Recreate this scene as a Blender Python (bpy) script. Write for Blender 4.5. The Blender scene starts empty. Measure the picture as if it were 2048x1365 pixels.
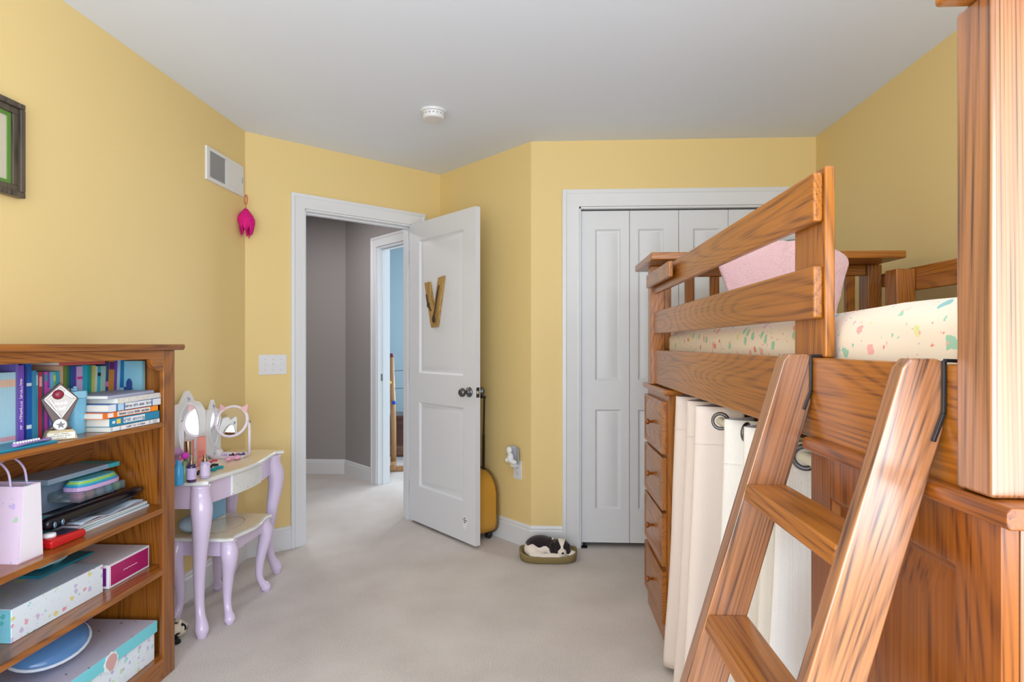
import bpy, bmesh, math, random
from mathutils import Matrix, Vector, noise
random.seed(7)
S = bpy.context.scene
COL = S.collection
R = math.radians

# ------------------------------------------------------------------ camera
CAM_H = 1.22
YAW = R(2.83)
cd = bpy.data.cameras.new('camera'); cam = bpy.data.objects.new('camera', cd); COL.objects.link(cam)
cam.location = (0, 0, CAM_H); cam.rotation_euler = (R(90), 0, YAW)
cd.sensor_width = 36; cd.lens = 1214 / 2048 * 36; cd.shift_y = 7.5 / 2048; cd.clip_start = .02
S.camera = cam
# ------------------------------------------------------------------ world, lights, exposure
w = bpy.data.worlds.new('world'); S.world = w; w.use_nodes = True
bg = w.node_tree.nodes['Background']; bg.inputs[0].default_value = (.72, .84, 1, 1); bg.inputs[1].default_value = 2.2
S.view_settings.view_transform = 'Standard'; S.view_settings.look = 'None'
S.view_settings.exposure = 0.08; S.view_settings.gamma = 1; S.view_settings.use_curve_mapping = False

def area(name, loc, rot, sx, sy, power, col=(1, 1, 1)):
    l = bpy.data.lights.new(name, 'AREA'); l.shape = 'RECTANGLE'; l.size = sx; l.size_y = sy
    l.energy = power; l.color = col
    o = bpy.data.objects.new(name, l); COL.objects.link(o); o.location = loc; o.rotation_euler = rot
    return o
# daylight entering by the window in the wall behind the camera; added fill lamps in the hall and blue room
area('window_daylight', (.125, -.95, 1.31), (R(90 + 20), 0, 0), 2.8, 1.66, 84, (.83, .915, 1))
area('side_window_daylight', (1.66, -.2, 1.35), (0, R(90 + 10), 0), 1.6, 1.0, 19, (.80, .90, 1))
area('hall_fill', (-2.0, 4.6, 2.40), (0, 0, 0), .35, .35, 11, (1, .96, .96))  # added lamp without a fixture, brightens the hall
area('blue_room_fill', (-.2, 7.1, 1.5), (R(-90), 0, R(20)), 1.2, 1.3, 70, (.93, .97, 1))  # added panel brightening the blue room, no window behind it

# ------------------------------------------------------------------ materials
def mat(name, col, rough=.6, metal=0, spec=.5, coat=0, bump=None, alpha=None, trans=0, coatr=.1, sheen=0):
    m = bpy.data.materials.new(name); m.use_nodes = True
    nt = m.node_tree; b = nt.nodes['Principled BSDF']
    b.inputs['Base Color'].default_value = (*col, 1); b.inputs['Roughness'].default_value = rough
    b.inputs['Metallic'].default_value = metal; b.inputs['Specular IOR Level'].default_value = spec
    b.inputs['Coat Weight'].default_value = coat; b.inputs['Coat Roughness'].default_value = coatr
    b.inputs['Transmission Weight'].default_value = trans; b.inputs['Sheen Weight'].default_value = sheen
    if bump:
        sc, st, ds = bump
        n = nt.nodes.new('ShaderNodeTexNoise'); n.inputs['Scale'].default_value = sc; n.inputs['Detail'].default_value = 3
        tc = nt.nodes.new('ShaderNodeTexCoord'); nt.links.new(tc.outputs['Object'], n.inputs['Vector'])
        bp = nt.nodes.new('ShaderNodeBump'); bp.inputs['Strength'].default_value = st; bp.inputs['Distance'].default_value = ds
        nt.links.new(n.outputs[0], bp.inputs['Height']); nt.links.new(bp.outputs[0], b.inputs['Normal'])
    return m

def srgb(r, g, b):
    f = lambda c: (c / 255 / 12.92) if c / 255 <= .04045 else ((c / 255 + .055) / 1.055) ** 2.4
    return (f(r), f(g), f(b))

def ramp(nt, stops, interp='LINEAR'):
    r = nt.nodes.new('ShaderNodeValToRGB'); cr = r.color_ramp; cr.interpolation = interp
    while len(cr.elements) > 1: cr.elements.remove(cr.elements[-1])
    cr.elements[0].position = stops[0][0]; cr.elements[0].color = (*stops[0][1], 1)
    for p, c in stops[1:]:
        e = cr.elements.new(p); e.color = (*c, 1)
    return r

def oak(name, axis, light=(.43, .145, .014), dark=(.17, .045, .005), rings=34, rough=.34, scale=5.5, cont=1.0, along=.11, coat=.4):
    """stained oak: long contour rings of a stretched noise make the cathedral figure, fine streaks the pores"""
    m = mat(name, light, rough, coat=coat, coatr=.2, spec=.5); m.node_tree.nodes['Principled BSDF'].inputs['Coat IOR'].default_value = 1.5 if coat < 1 else 1.65; nt = m.node_tree; N = nt.nodes; L = nt.links
    b = N['Principled BSDF']
    tc = N.new('ShaderNodeTexCoord'); oi = N.new('ShaderNodeObjectInfo')
    mul = N.new('ShaderNodeVectorMath'); mul.operation = 'SCALE'; mul.inputs[3].default_value = 37
    cb = N.new('ShaderNodeCombineXYZ')
    for i in range(3): L.new(oi.outputs['Random'], cb.inputs[i])
    L.new(cb.outputs[0], mul.inputs[0])
    add = N.new('ShaderNodeVectorMath'); add.operation = 'ADD'
    def stretched(s, along):
        mp = N.new('ShaderNodeMapping'); v = [s, s, s]; v['xyz'.index(axis)] = s * along
        mp.inputs['Scale'].default_value = v; L.new(tc.outputs['Object'], mp.inputs[0])
        a = N.new('ShaderNodeVectorMath'); a.operation = 'ADD'; L.new(mp.outputs[0], a.inputs[0]); L.new(mul.outputs[0], a.inputs[1])
        return a
    v1 = stretched(scale, along)
    n1 = N.new('ShaderNodeTexNoise'); n1.inputs['Scale'].default_value = 1; n1.inputs['Detail'].default_value = 1.2
    n1.inputs['Roughness'].default_value = .35; L.new(v1.outputs[0], n1.inputs['Vector'])
    ma = N.new('ShaderNodeMath'); ma.operation = 'MULTIPLY'; ma.inputs[1].default_value = rings * 6.283; L.new(n1.outputs[0], ma.inputs[0])
    sn = N.new('ShaderNodeMath'); sn.operation = 'SINE'; L.new(ma.outputs[0], sn.inputs[0])
    v2 = stretched(240, .012)
    n2 = N.new('ShaderNodeTexNoise'); n2.inputs['Scale'].default_value = 1; n2.inputs['Detail'].default_value = 2
    L.new(v2.outputs[0], n2.inputs['Vector'])
    v3 = stretched(2.4, .5)
    n3 = N.new('ShaderNodeTexNoise'); n3.inputs['Scale'].default_value = 1; L.new(v3.outputs[0], n3.inputs['Vector'])
    r1 = N.new('ShaderNodeMapRange'); r1.inputs[1].default_value = -1; r1.inputs[2].default_value = .15; L.new(sn.outputs[0], r1.inputs[0])
    r2 = N.new('ShaderNodeMapRange'); r2.inputs[1].default_value = .36; r2.inputs[2].default_value = .56; L.new(n2.outputs[0], r2.inputs[0])
    # pores darken mainly inside the rings
    mx = N.new('ShaderNodeMath'); mx.operation = 'MULTIPLY_ADD'; mx.inputs[1].default_value = .5; L.new(r1.outputs[0], mx.inputs[0])
    m3 = N.new('ShaderNodeMath'); m3.operation = 'MULTIPLY'; m3.inputs[1].default_value = .5; L.new(r2.outputs[0], m3.inputs[0])
    L.new(m3.outputs[0], mx.inputs[2])
    mid = tuple(a * .6 + c * .4 for a, c in zip(light, dark))
    d2 = tuple(l + (d - l) * cont for l, d in zip(light, dark))
    rp = ramp(nt, [(0, d2), (.45, mid if cont >= 1 else tuple(l + (d - l) * .4 * cont for l, d in zip(light, dark))), (1, light)])
    L.new(mx.outputs[0], rp.inputs[0])
    hs = N.new('ShaderNodeHueSaturation'); r3 = N.new('ShaderNodeMapRange'); r3.inputs[1].default_value = .3; r3.inputs[2].default_value = .7
    r3.inputs[3].default_value = .86; r3.inputs[4].default_value = 1.14
    L.new(n3.outputs[0], r3.inputs[0]); L.new(r3.outputs[0], hs.inputs['Value']); L.new(rp.outputs[0], hs.inputs['Color'])
    L.new(hs.outputs[0], b.inputs['Base Color'])
    bp = N.new('ShaderNodeBump'); bp.inputs['Strength'].default_value = .25; bp.inputs['Distance'].default_value = .0006
    L.new(mx.outputs[0], bp.inputs['Height']); L.new(bp.outputs[0], b.inputs['Normal'])
    return m

def pattern(name, base, palette, scale=14, size=.33, rough=.75, second=None, coord='Object'):
    """printed motifs: blobs and dots in mixed colours scattered on a plain ground"""
    m = mat(name, base, rough); nt = m.node_tree; N = nt.nodes; L = nt.links; b = N['Principled BSDF']
    tc = N.new('ShaderNodeTexCoord'); last = None
    base_sock = None
    for k, (sc, sz) in enumerate([(scale, size), (scale * 2.3, size * .62)]):
        nz = N.new('ShaderNodeTexNoise'); nz.inputs['Scale'].default_value = sc * 2.5; L.new(tc.outputs[coord], nz.inputs['Vector'])
        mxv = N.new('ShaderNodeMix'); mxv.data_type = 'VECTOR'; mxv.inputs[0].default_value = .015
        L.new(tc.outputs[coord], mxv.inputs[4]); L.new(nz.outputs['Color'], mxv.inputs[5])
        vo = N.new('ShaderNodeTexVoronoi'); vo.inputs['Scale'].default_value = sc; L.new(mxv.outputs[1], vo.inputs['Vector'])
        lt = N.new('ShaderNodeMath'); lt.operation = 'LESS_THAN'; lt.inputs[1].default_value = sz; L.new(vo.outputs['Distance'], lt.inputs[0])
        sp = N.new('ShaderNodeSeparateColor'); L.new(vo.outputs['Color'], sp.inputs[0])
        gt = N.new('ShaderNodeMath'); gt.operation = 'GREATER_THAN'; gt.inputs[1].default_value = .3; L.new(sp.outputs[1], gt.inputs[0])
        mm = N.new('ShaderNodeMath'); mm.operation = 'MULTIPLY'; L.new(lt.outputs[0], mm.inputs[0]); L.new(gt.outputs[0], mm.inputs[1])
        rp = ramp(nt, [(i / len(palette), c) for i, c in enumerate(palette)], 'CONSTANT'); L.new(sp.outputs[0], rp.inputs[0])
        mc = N.new('ShaderNodeMix'); mc.data_type = 'RGBA'; L.new(mm.outputs[0], mc.inputs[0])
        if last is None: mc.inputs[6].default_value = (*base, 1)
        else: L.new(last, mc.inputs[6])
        L.new(rp.outputs[0], mc.inputs[7]); last = mc.outputs[2]
    L.new(last, b.inputs['Base Color'])
    return m

OAK = {a: oak('oak_grain_' + a, a) for a in 'xyz'}
OAKD = {a: oak('dark_oak_grain_' + a, a, (.34, .095, .010), (.12, .028, .004), 30, .3) for a in 'xyz'}
OAKC = {a: oak('bookcase_oak_' + a, a, (.38, .125, .014), (.14, .036, .006), 26, .28) for a in 'xyz'}
OAKB = {a: oak('bold_oak_' + a, a, (.38, .155, .060), (.075, .030, .018), 44, .32, 9, along=.022, coat=1) for a in 'xyz'}
M = {}
def C(name, rgb, rough=.5, **k):
    if name not in M: M[name] = mat(name, srgb(*rgb), rough, **k)
    return M[name]
WALL = mat('yellow_wall_paint', srgb(236, 208, 143), .62, bump=(90, .05, .001))
GREY = mat('grey_hall_paint', srgb(160, 154, 152), .7)
BLUEW = mat('blue_wall_paint', srgb(206, 226, 234), .7)
CEIL = mat('ceiling_paint', srgb(232, 240, 254), .85)
WHITE = mat('white_trim_paint', srgb(228, 229, 231), .38)
DOORW = mat('white_door_paint', srgb(226, 227, 230), .42)
PLASTIC = mat('white_plastic', srgb(228, 228, 230), .35)
STEEL = mat('brushed_nickel', (.17, .17, .175), .35, metal=1)
BRIGHT = mat('polished_steel', (.8, .8, .8), .12, metal=1)
BLACK = mat('black_metal', (.012, .012, .014), .35)
MIRROR = mat('mirror_glass', (.9, .9, .9), .02, metal=1)

def carpet_mat():
    m = mat('beige_carpet', srgb(200, 187, 175), .95, sheen=.15); nt = m.node_tree; N = nt.nodes; L = nt.links; b = N['Principled BSDF']
    tc = N.new('ShaderNodeTexCoord')
    n = N.new('ShaderNodeTexNoise'); n.inputs['Scale'].default_value = 260; n.inputs['Detail'].default_value = 2; L.new(tc.outputs['Object'], n.inputs['Vector'])
    n2 = N.new('ShaderNodeTexNoise'); n2.inputs['Scale'].default_value = 3.2; n2.inputs['Detail'].default_value = 4; L.new(tc.outputs['Object'], n2.inputs['Vector'])
    ad = N.new('ShaderNodeMath'); ad.operation = 'MULTIPLY_ADD'; ad.inputs[1].default_value = .7; L.new(n.outputs[0], ad.inputs[0])
    h = N.new('ShaderNodeMath'); h.operation = 'MULTIPLY'; h.inputs[1].default_value = .3; L.new(n2.outputs[0], h.inputs[0]); L.new(h.outputs[0], ad.inputs[2])
    r = ramp(nt, [(.36, srgb(190, 178, 170)), (.62, srgb(226, 217, 210))]); L.new(ad.outputs[0], r.inputs[0]); L.new(r.outputs[0], b.inputs['Base Color'])
    bp = N.new('ShaderNodeBump'); bp.inputs['Strength'].default_value = .6; bp.inputs['Distance'].default_value = .004
    L.new(n.outputs[0], bp.inputs['Height']); L.new(bp.outputs[0], b.inputs['Normal'])
    return m
CARPET = carpet_mat()
SEA = [srgb(205, 190, 228), srgb(200, 225, 165), srgb(165, 218, 220), srgb(210, 195, 230), srgb(228, 222, 140), srgb(235, 165, 175), srgb(185, 220, 195)]
SHEET = pattern('printed_bed_sheet', srgb(244, 230, 212), [srgb(238, 140, 125), srgb(245, 180, 175), srgb(165, 210, 185), srgb(228, 228, 160), srgb(242, 160, 145), srgb(225, 185, 205), srgb(150, 200, 200)], 28, .3, .85)
FLORAL = pattern('sea_print_card', srgb(232, 242, 250), SEA, 40, .3, .55)
TEALDOT = pattern('teal_dotted_card', srgb(135, 210, 228), [srgb(90, 190, 190), srgb(110, 200, 170), srgb(150, 220, 235)], 45, .3, .5)

# ------------------------------------------------------------------ mesh helpers
WM = {}
def bx(bm, x0, x1, y0, y1, z0, z1, m=None):
    vs = [bm.verts.new((x, y, z)) for z in (z0, z1) for y in (y0, y1) for x in (x0, x1)]
    if m is not None:
        for v in vs: v.co = m @ v.co
    for f in ((0, 2, 3, 1), (4, 5, 7, 6), (0, 1, 5, 4), (2, 6, 7, 3), (0, 4, 6, 2), (1, 3, 7, 5)):
        bm.faces.new([vs[i] for i in f])
    return vs
def box(x0, x1, y0, y1, z0, z1):
    bm = bmesh.new(); bx(bm, x0, x1, y0, y1, z0, z1); return bm
def tube(bm, pts, rad, seg=10, caps=True, flat=1.0):
    pts = [Vector(p) for p in pts]; n = len(pts)
    rs = rad if isinstance(rad, (list, tuple)) else [rad] * n
    rings = []; up = None
    for i, p in enumerate(pts):
        d = (pts[min(i + 1, n - 1)] - pts[max(i - 1, 0)]).normalized()
        if up is None:
            up = Vector((0, 0, 1)) if abs(d.z) < .9 else Vector((1, 0, 0))
        a = d.cross(up).normalized(); b = a.cross(d).normalized(); up = b
        rings.append([bm.verts.new(p + a * math.cos(t) * rs[i] + b * math.sin(t) * rs[i] * flat) for t in [2 * math.pi * k / seg for k in range(seg)]])
    for r0, r1 in zip(rings, rings[1:]):
        for k in range(seg):
            bm.faces.new((r0[k], r0[(k + 1) % seg], r1[(k + 1) % seg], r1[k]))
    if caps:
        bm.faces.new(rings[0][::-1]); bm.faces.new(rings[-1])
    return bm
def lathe(bm, prof, c=(0, 0, 0), seg=24, m=None):
    rings = []
    c = Vector(c)
    for r, z in prof:
        ring = []
        for k in range(seg):
            t = 2 * math.pi * k / seg; v = Vector((r * math.cos(t), r * math.sin(t), z))
            if m is not None: v = m @ v
            ring.append(bm.verts.new(v + c))
        rings.append(ring)
    for r0, r1 in zip(rings, rings[1:]):
        for k in range(seg): bm.faces.new((r0[k], r0[(k + 1) % seg], r1[(k + 1) % seg], r1[k]))
    bm.faces.new(rings[0][::-1]); bm.faces.new(rings[-1])
    return bm
def prism(bm, pts, axis, a, b):
    def P(u, v, t):
        return {'x': (t, u, v), 'y': (u, t, v), 'z': (u, v, t)}[axis]
    A = [bm.verts.new(P(u, v, a)) for u, v in pts]; B = [bm.verts.new(P(u, v, b)) for u, v in pts]
    n = len(pts)
    bm.faces.new(A); bm.faces.new(B[::-1])
    for i in range(n): bm.faces.new((A[i], B[i], B[(i + 1) % n], A[(i + 1) % n]))
    return bm
def ell(bm, c, r, seg=20, rot=None, disp=0, ds=8):
    t = bmesh.ops.create_uvsphere(bm, u_segments=seg, v_segments=max(8, seg // 2), radius=1)
    for v in t['verts']:
        q = Vector((v.co.x * r[0], v.co.y * r[1], v.co.z * r[2]))
        if rot is not None: q = rot @ q
        q = q + Vector(c)
        if disp: q += v.co.normalized() * noise.noise(q * ds) * disp
        v.co = q
    return bm
def grid(bm, f, nu, nv, thick=None):
    V = [[bm.verts.new(f(i / nu, j / nv)) for j in range(nv + 1)] for i in range(nu + 1)]
    for i in range(nu):
        for j in range(nv): bm.faces.new((V[i][j], V[i + 1][j], V[i + 1][j + 1], V[i][j + 1]))
    return bm
def bend(pts, n=8):
    """smooth curve through points"""
    P = [Vector(p) for p in pts]; P = [P[0] * 2 - P[1]] + P + [P[-1] * 2 - P[-2]]; out = []
    for i in range(1, len(P) - 2):
        for k in range(n):
            t = k / n; a, b, c, d = P[i - 1:i + 3]
            out.append(.5 * ((2 * b) + (c - a) * t + (2 * a - 5 * b + 4 * c - d) * t * t + (3 * b - a - 3 * c + d) * t ** 3))
    out.append(P[-2]); return out
def panel_slab(bm, W, H, T, panels, depth=.008, both=False, ins=(.012, .022, .05), lift=.001):
    """slab x 0..W, y 0..T (face at y=0), z 0..H with raised panels (x0,x1,z0,z1) pressed in its face"""
    def face(y, s):
        xs = sorted({0, W} | {p[0] for p in panels} | {p[1] for p in panels}); zs = sorted({0, H} | {p[2] for p in panels} | {p[3] for p in panels})
        for i in range(len(xs) - 1):
            for j in range(len(zs) - 1):
                cx, cz = (xs[i] + xs[i + 1]) / 2, (zs[j] + zs[j + 1]) / 2
                if any(p[0] < cx < p[1] and p[2] < cz < p[3] for p in panels): continue
                bm.faces.new([bm.verts.new(v) for v in ((xs[i], y, zs[j]), (xs[i + 1], y, zs[j]), (xs[i + 1], y, zs[j + 1]), (xs[i], y, zs[j + 1]))])
        for (a, b, c, d) in panels:
            lv = [(0, 0), (ins[0], depth), (ins[1], depth), (ins[2], lift)]
            R_ = [[(a + i, y + s * q, c + i), (b - i, y + s * q, c + i), (b - i, y + s * q, d - i), (a + i, y + s * q, d - i)] for i, q in lv]
            for r0, r1 in zip(R_, R_[1:]):
                for k in range(4):
                    bm.faces.new([bm.verts.new(v) for v in (r0[k], r0[(k + 1) % 4], r1[(k + 1) % 4], r1[k])])
            bm.faces.new([bm.verts.new(v) for v in R_[-1]])
    face(0, 1)
    if both: face(T, -1)
    else: bm.faces.new([bm.verts.new(v) for v in ((0, T, 0), (0, T, H), (W, T, H), (W, T, 0))])
    for q in (((0, 0, 0), (W, 0, 0), (W, T, 0), (0, T, 0)), ((0, 0, H), (0, T, H), (W, T, H), (W, 0, H)), ((0, 0, 0), (0, T, 0), (0, T, H), (0, 0, H)), ((W, 0, 0), (W, 0, H), (W, T, H), (W, T, 0))):
        bm.faces.new([bm.verts.new(v) for v in q])
    bmesh.ops.remove_doubles(bm, verts=bm.verts, dist=1e-5)
    return bm
def xf(bm, m):
    bmesh.ops.transform(bm, matrix=m, verts=bm.verts); return bm
def FR(p, q):
    """frame with x along p->q on the floor, y to its left, z up"""
    d = Vector((q[0] - p[0], q[1] - p[1], 0)).normalized()
    return Matrix(((d.x, -d.y, 0, p[0]), (d.y, d.x, 0, p[1]), (0, 0, 1, 0), (0, 0, 0, 1)))
def dist(p, q): return math.hypot(q[0] - p[0], q[1] - p[1])

def tag(o, label=None, cat=None, group=None, kind=None):
    if label: o['label'] = label
    if cat: o['category'] = cat
    if group: o['group'] = group
    if kind: o['kind'] = kind
    return o
def thing(name, label, cat, loc=(0, 0, 0), rot=(0, 0, 0), group=None, kind=None):
    o = bpy.data.objects.new(name, None); COL.objects.link(o); o.location = loc; o.rotation_euler = rot
    o.empty_display_size = .05
    import mathutils
    WM[o] = Matrix.Translation(loc) @ mathutils.Euler(rot).to_matrix().to_4x4()
    tag(o, label, cat, group, kind); return o
def obj(name, bm, m, parent=None, frame=None, bev=0, smooth=False, seg=2, label=None, cat=None, group=None, kind=None, sub=0, local=False, solid=0):
    """one mesh object; bm in world space, or in the frame given, or in the parent's own space when local"""
    if local: frame = WM[parent]
    if frame is not None: bmesh.ops.transform(bm, matrix=frame, verts=bm.verts)
    P = WM[parent] if parent else Matrix.Identity(4)
    bmesh.ops.transform(bm, matrix=P.inverted(), verts=bm.verts)
    xs = [v.co for v in bm.verts]
    c = Vector([(min(v[i] for v in xs) + max(v[i] for v in xs)) / 2 for i in range(3)])
    bmesh.ops.translate(bm, vec=-c, verts=bm.verts)
    bmesh.ops.recalc_face_normals(bm, faces=bm.faces)
    me = bpy.data.meshes.new(name); bm.to_mesh(me); bm.free()
    mats = m if isinstance(m, (list, tuple)) else [m]
    for q in mats: me.materials.append(q)
    o = bpy.data.objects.new(name, me); COL.objects.link(o); o.location = c
    if parent: o.parent = parent
    WM[o] = P @ Matrix.Translation(c)
    if smooth:
        for p in me.polygons: p.use_smooth = True
    if solid:
        s = o.modifiers.new('solid', 'SOLIDIFY'); s.thickness = solid; s.offset = 0
    if bev:
        b = o.modifiers.new('bevel', 'BEVEL'); b.width = bev; b.segments = seg; b.limit_method = 'ANGLE'; b.angle_limit = R(40)
        if not smooth:
            for p in me.polygons: p.use_smooth = True
            wn = o.modifiers.new('wn', 'WEIGHTED_NORMAL'); wn.keep_sharp = True
    if sub:
        s = o.modifiers.new('sub', 'SUBSURF'); s.levels = sub; s.render_levels = sub
    tag(o, label, cat, group, kind)
    return o
def struct(name, bm, m, parent=None, **k):
    return obj(name, bm, m, parent, kind=None if parent else 'structure', **k)
def dup(o, loc=None, rot=None, parent=None, label=None):
    c = o.copy(); COL.objects.link(c)
    if parent: c.parent = parent
    if loc is not None: c.location = loc
    if rot is not None: c.rotation_euler = rot
    if label: c['label'] = label
    for ch in list(o.children): dup(ch, parent=c)
    return c
def lettering(words, size, m, parent, frame, name='lettering', ext=.0004, lines=1):
    """a line of print too small to read in the photo: words (their letter counts) of short strokes"""
    rnd = random.Random(sum(words) * 7 + len(words)); bm = bmesh.new()
    cw = size * .56; total = (sum(words) + len(words) - 1) * cw; x = -total / 2; st = size * .11
    for n in words:
        for _ in range(n):
            h = size * (.72 if rnd.random() < .25 else .52); y0 = -size * .3
            bx(bm, x, x + st, y0, y0 + h, -ext, ext)
            yy = y0 + rnd.choice((0, .5, .8)) * (h - st); bx(bm, x + st, x + cw * .72, yy, yy + st, -ext, ext)
            if rnd.random() < .6: bx(bm, x + cw * .66, x + cw * .66 + st, y0, y0 + size * .5, -ext, ext)
            x += cw
        x += cw
    return obj(name, bm, m, parent, frame=frame)
def Ycol(px, X):
    """the real Y of a vertical plane X seen in a pixel column of the 2048 px frame (plan of the photo)"""
    return X / math.tan(math.atan((px - 1024) / 1214) - YAW)

# ------------------------------------------------------------------ room shell
H = 2.44; TH = .12
A = (-1.695, 3.389); B = (-.731, 4.325); Cc = (-.066, 3.643); D = (1.605, 3.643); E = (1.605, -.9); F = (-1.695, -.9)
def wall(name, p, q, m, openings=(), e0=0, e1=0, th=TH, h=H):
    L_ = dist(p, q); bm = bmesh.new(); x = -e0
    for (a, b, z0, z1) in openings:
        bx(bm, x, a, 0, th, 0, h)
        if z1 < h: bx(bm, a, b, 0, th, z1, h)
        if z0 > 0: bx(bm, a, b, 0, th, 0, z0)
        x = b
    bx(bm, x, L_ + e1, 0, th, 0, h)
    return struct(name, bm, m, frame=FR(p, q))
OP = (.346, 1.125, 0, 2.05)            # doorway in the angled wall
CL = (.287, 1.475, 0, 2.045)           # closet opening (from C)
wall('wall_left', F, A, WALL, e0=.1, e1=.03)
wall('wall_door', A, B, WALL, [OP], e0=.03)
wall('wall_corner', B, Cc, WALL)
wall('wall_closet', Cc, D, WALL, [CL], e1=.1)
wall('wall_right', D, E, WALL, [(3.31, 4.37, .5, 2.17)], e1=.1)
wall('wall_back', E, F, WALL, [(.055, 2.91, .42, 2.17)])
# hall and blue room
G0 = (-1.856, 5.655); dG = Vector((.697, -.717)); G1 = (G0[0] + dG.x * 1.735, G0[1] + dG.y * 1.735)
wall('wall_hall_far', (-3.3, 5.655), G0, GREY)
HOP = (.605, 1.365, 0, 2.07)
wall('wall_hall_door', G0, G1, GREY, [HOP])
wall('wall_hall_left', (-3.3, 3.2), (-3.3, 5.655), GREY, e1=.1)
wall('wall_hall_near', (-1.82, 3.2), (-3.3, 3.2), GREY)
wall('wall_blue_left', (-2.5, 5.78), (-2.5, 7.5), BLUEW, e1=.1)
wall('wall_blue_far', (-2.5, 7.5), (1.2, 7.5), BLUEW, e1=.1)
wall('wall_blue_right', (1.2, 7.5), (1.2, 4.5), BLUEW)
wall('wall_blue_near', (1.2, 4.5), (-.6, 4.5), BLUEW)
wall('wall_closet_rear', (-.02, 4.3), (1.7, 4.3), C('closet paint', (225, 225, 220)), th=.1)
wall('wall_closet_left', (.1, 3.77), (.1, 4.3), C('closet paint', (225, 225, 220)), th=.08)
wall('wall_closet_right', (1.605, 4.3), (1.605, 3.77), C('closet paint', (225, 225, 220)), th=.08)
struct('floor', box(-3.5, 2, -1.1, 7.7, -.1, 0), CARPET)
struct('ceiling', box(-3.5, 2, -1.1, 7.7, H, H + .1), CEIL)

def casing(name, fr, a, b, top, wdt=.085, jamb=True, th=TH, side=-1):
    """door casing with a stepped moulding profile on the room side of a wall, with its jamb lining"""
    bm = bmesh.new()
    prof = [(0, .012), (.012, .010), (.02, .014), (.06, .016), (.066, .022), (.085, .020)]
    prof = [(u * wdt / .085, t) for u, t in prof]
    out = prof + [(wdt, 0), (0, 0)]
    # one continuous mitred sweep: up the left, over the top, down the right
    path = [(a, 0, 'L'), (a, top, 'LT'), (b, top, 'RT'), (b, 0, 'R')]
    rings = []
    for (x, z, k) in path:
        ring = []
        for u, t in out:
            px = x - u if k[0] == 'L' else x + u
            pz = z + u if 'T' in k else z
            ring.append(bm.verts.new((px, side * t, pz)))
        rings.append(ring)
    n = len(out)
    for r0, r1 in zip(rings, rings[1:]):
        for k in range(n): bm.faces.new((r0[k], r0[(k + 1) % n], r1[(k + 1) % n], r1[k]))
    bm.faces.new(rings[0]); bm.faces.new(rings[-1][::-1])
    if jamb:
        t = .012
        bx(bm, a - .001, a + t, 0, th, 0, top); bx(bm, b - t, b + .001, 0, th, 0, top); bx(bm, a, b, 0, th, top - t, top)
        bx(bm, a + t, a + t + .01, .045, .08, 0, top - t); bx(bm, b - t - .01, b - t, .045, .08, 0, top - t); bx(bm, a + t, b - t, .045, .08, top - t - .01, top - t)
    return struct(name, bm, WHITE, frame=fr, bev=.0015)
FD = FR(A, B); FC = FR(Cc, D); FG = FR(G0, G1)
casing('trim_1', FD, OP[0], OP[1], OP[3])
casing('trim_2', FC, CL[0], CL[1], CL[3], .1)
casing('trim_3', FG, HOP[0], HOP[1], HOP[3])
def baseboard(name, fr, spans):
    bm = bmesh.new()
    for a, b in spans:
        prism(bm, [(0, 0), (-.015, 0), (-.015, .105), (-.010, .112), (-.012, .12), (-.006, .133), (0, .135)], 'x', a, b)
    return struct(name, bm, WHITE, frame=fr)
baseboard('baseboard_left', FR(F, A), [(.0, dist(F, A) + .006)])
baseboard('baseboard_door', FD, [(-.006, OP[0] - .085), (OP[1] + .085, dist(A, B))])
baseboard('baseboard_corner', FR(B, Cc), [(0, dist(B, Cc) + .006)])
baseboard('baseboard_closet', FC, [(-.006, CL[0] - .1), (CL[1] + .1, dist(Cc, D))])
baseboard('baseboard_right', FR(D, E), [(0, dist(D, E))])
baseboard('baseboard_hall_far', FR((-3.3, 5.655), G0), [(0, dist((-3.3, 5.655), G0) + .004)])
baseboard('baseboard_hall_door', FG, [(-.004, HOP[0] - .085), (HOP[1] + .085, 1.73)])
baseboard('baseboard_blue', FR((-2.5, 7.5), (1.2, 7.5)), [(0, 3.7)])
# window behind the camera
wf = struct('window_1', (lambda bm: [bx(bm, .055, 2.91, .03, .08, z0, z1) for z0, z1 in ((.42, .47), (2.12, 2.17))] and [bx(bm, x, x + .05,   .03, .08, .47, 2.12) for x in (.055, 1.45, 2.86)] and bm)(bmesh.new()), WHITE, frame=FR(E, F))
struct('window_2', (lambda bm: [bx(bm, 3.31, 4.37, .03, .08, z0, z1) for z0, z1 in ((.5, .55), (2.12, 2.17))] and [bx(bm, x, x + .05, .03, .08, .55, 2.12) for x in (3.31, 4.32)] and bm)(bmesh.new()), WHITE, frame=FR(D, E))
# strike plate on the hall door jamb
bm = bmesh.new(); bx(bm, HOP[0] + .012, HOP[0] + .0145, .03, .075, .905, .965); struct('strike_plate', bm, STEEL, frame=FG, label='steel strike plate set in the white hall door jamb', cat='strike plate').pop('kind')
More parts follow.
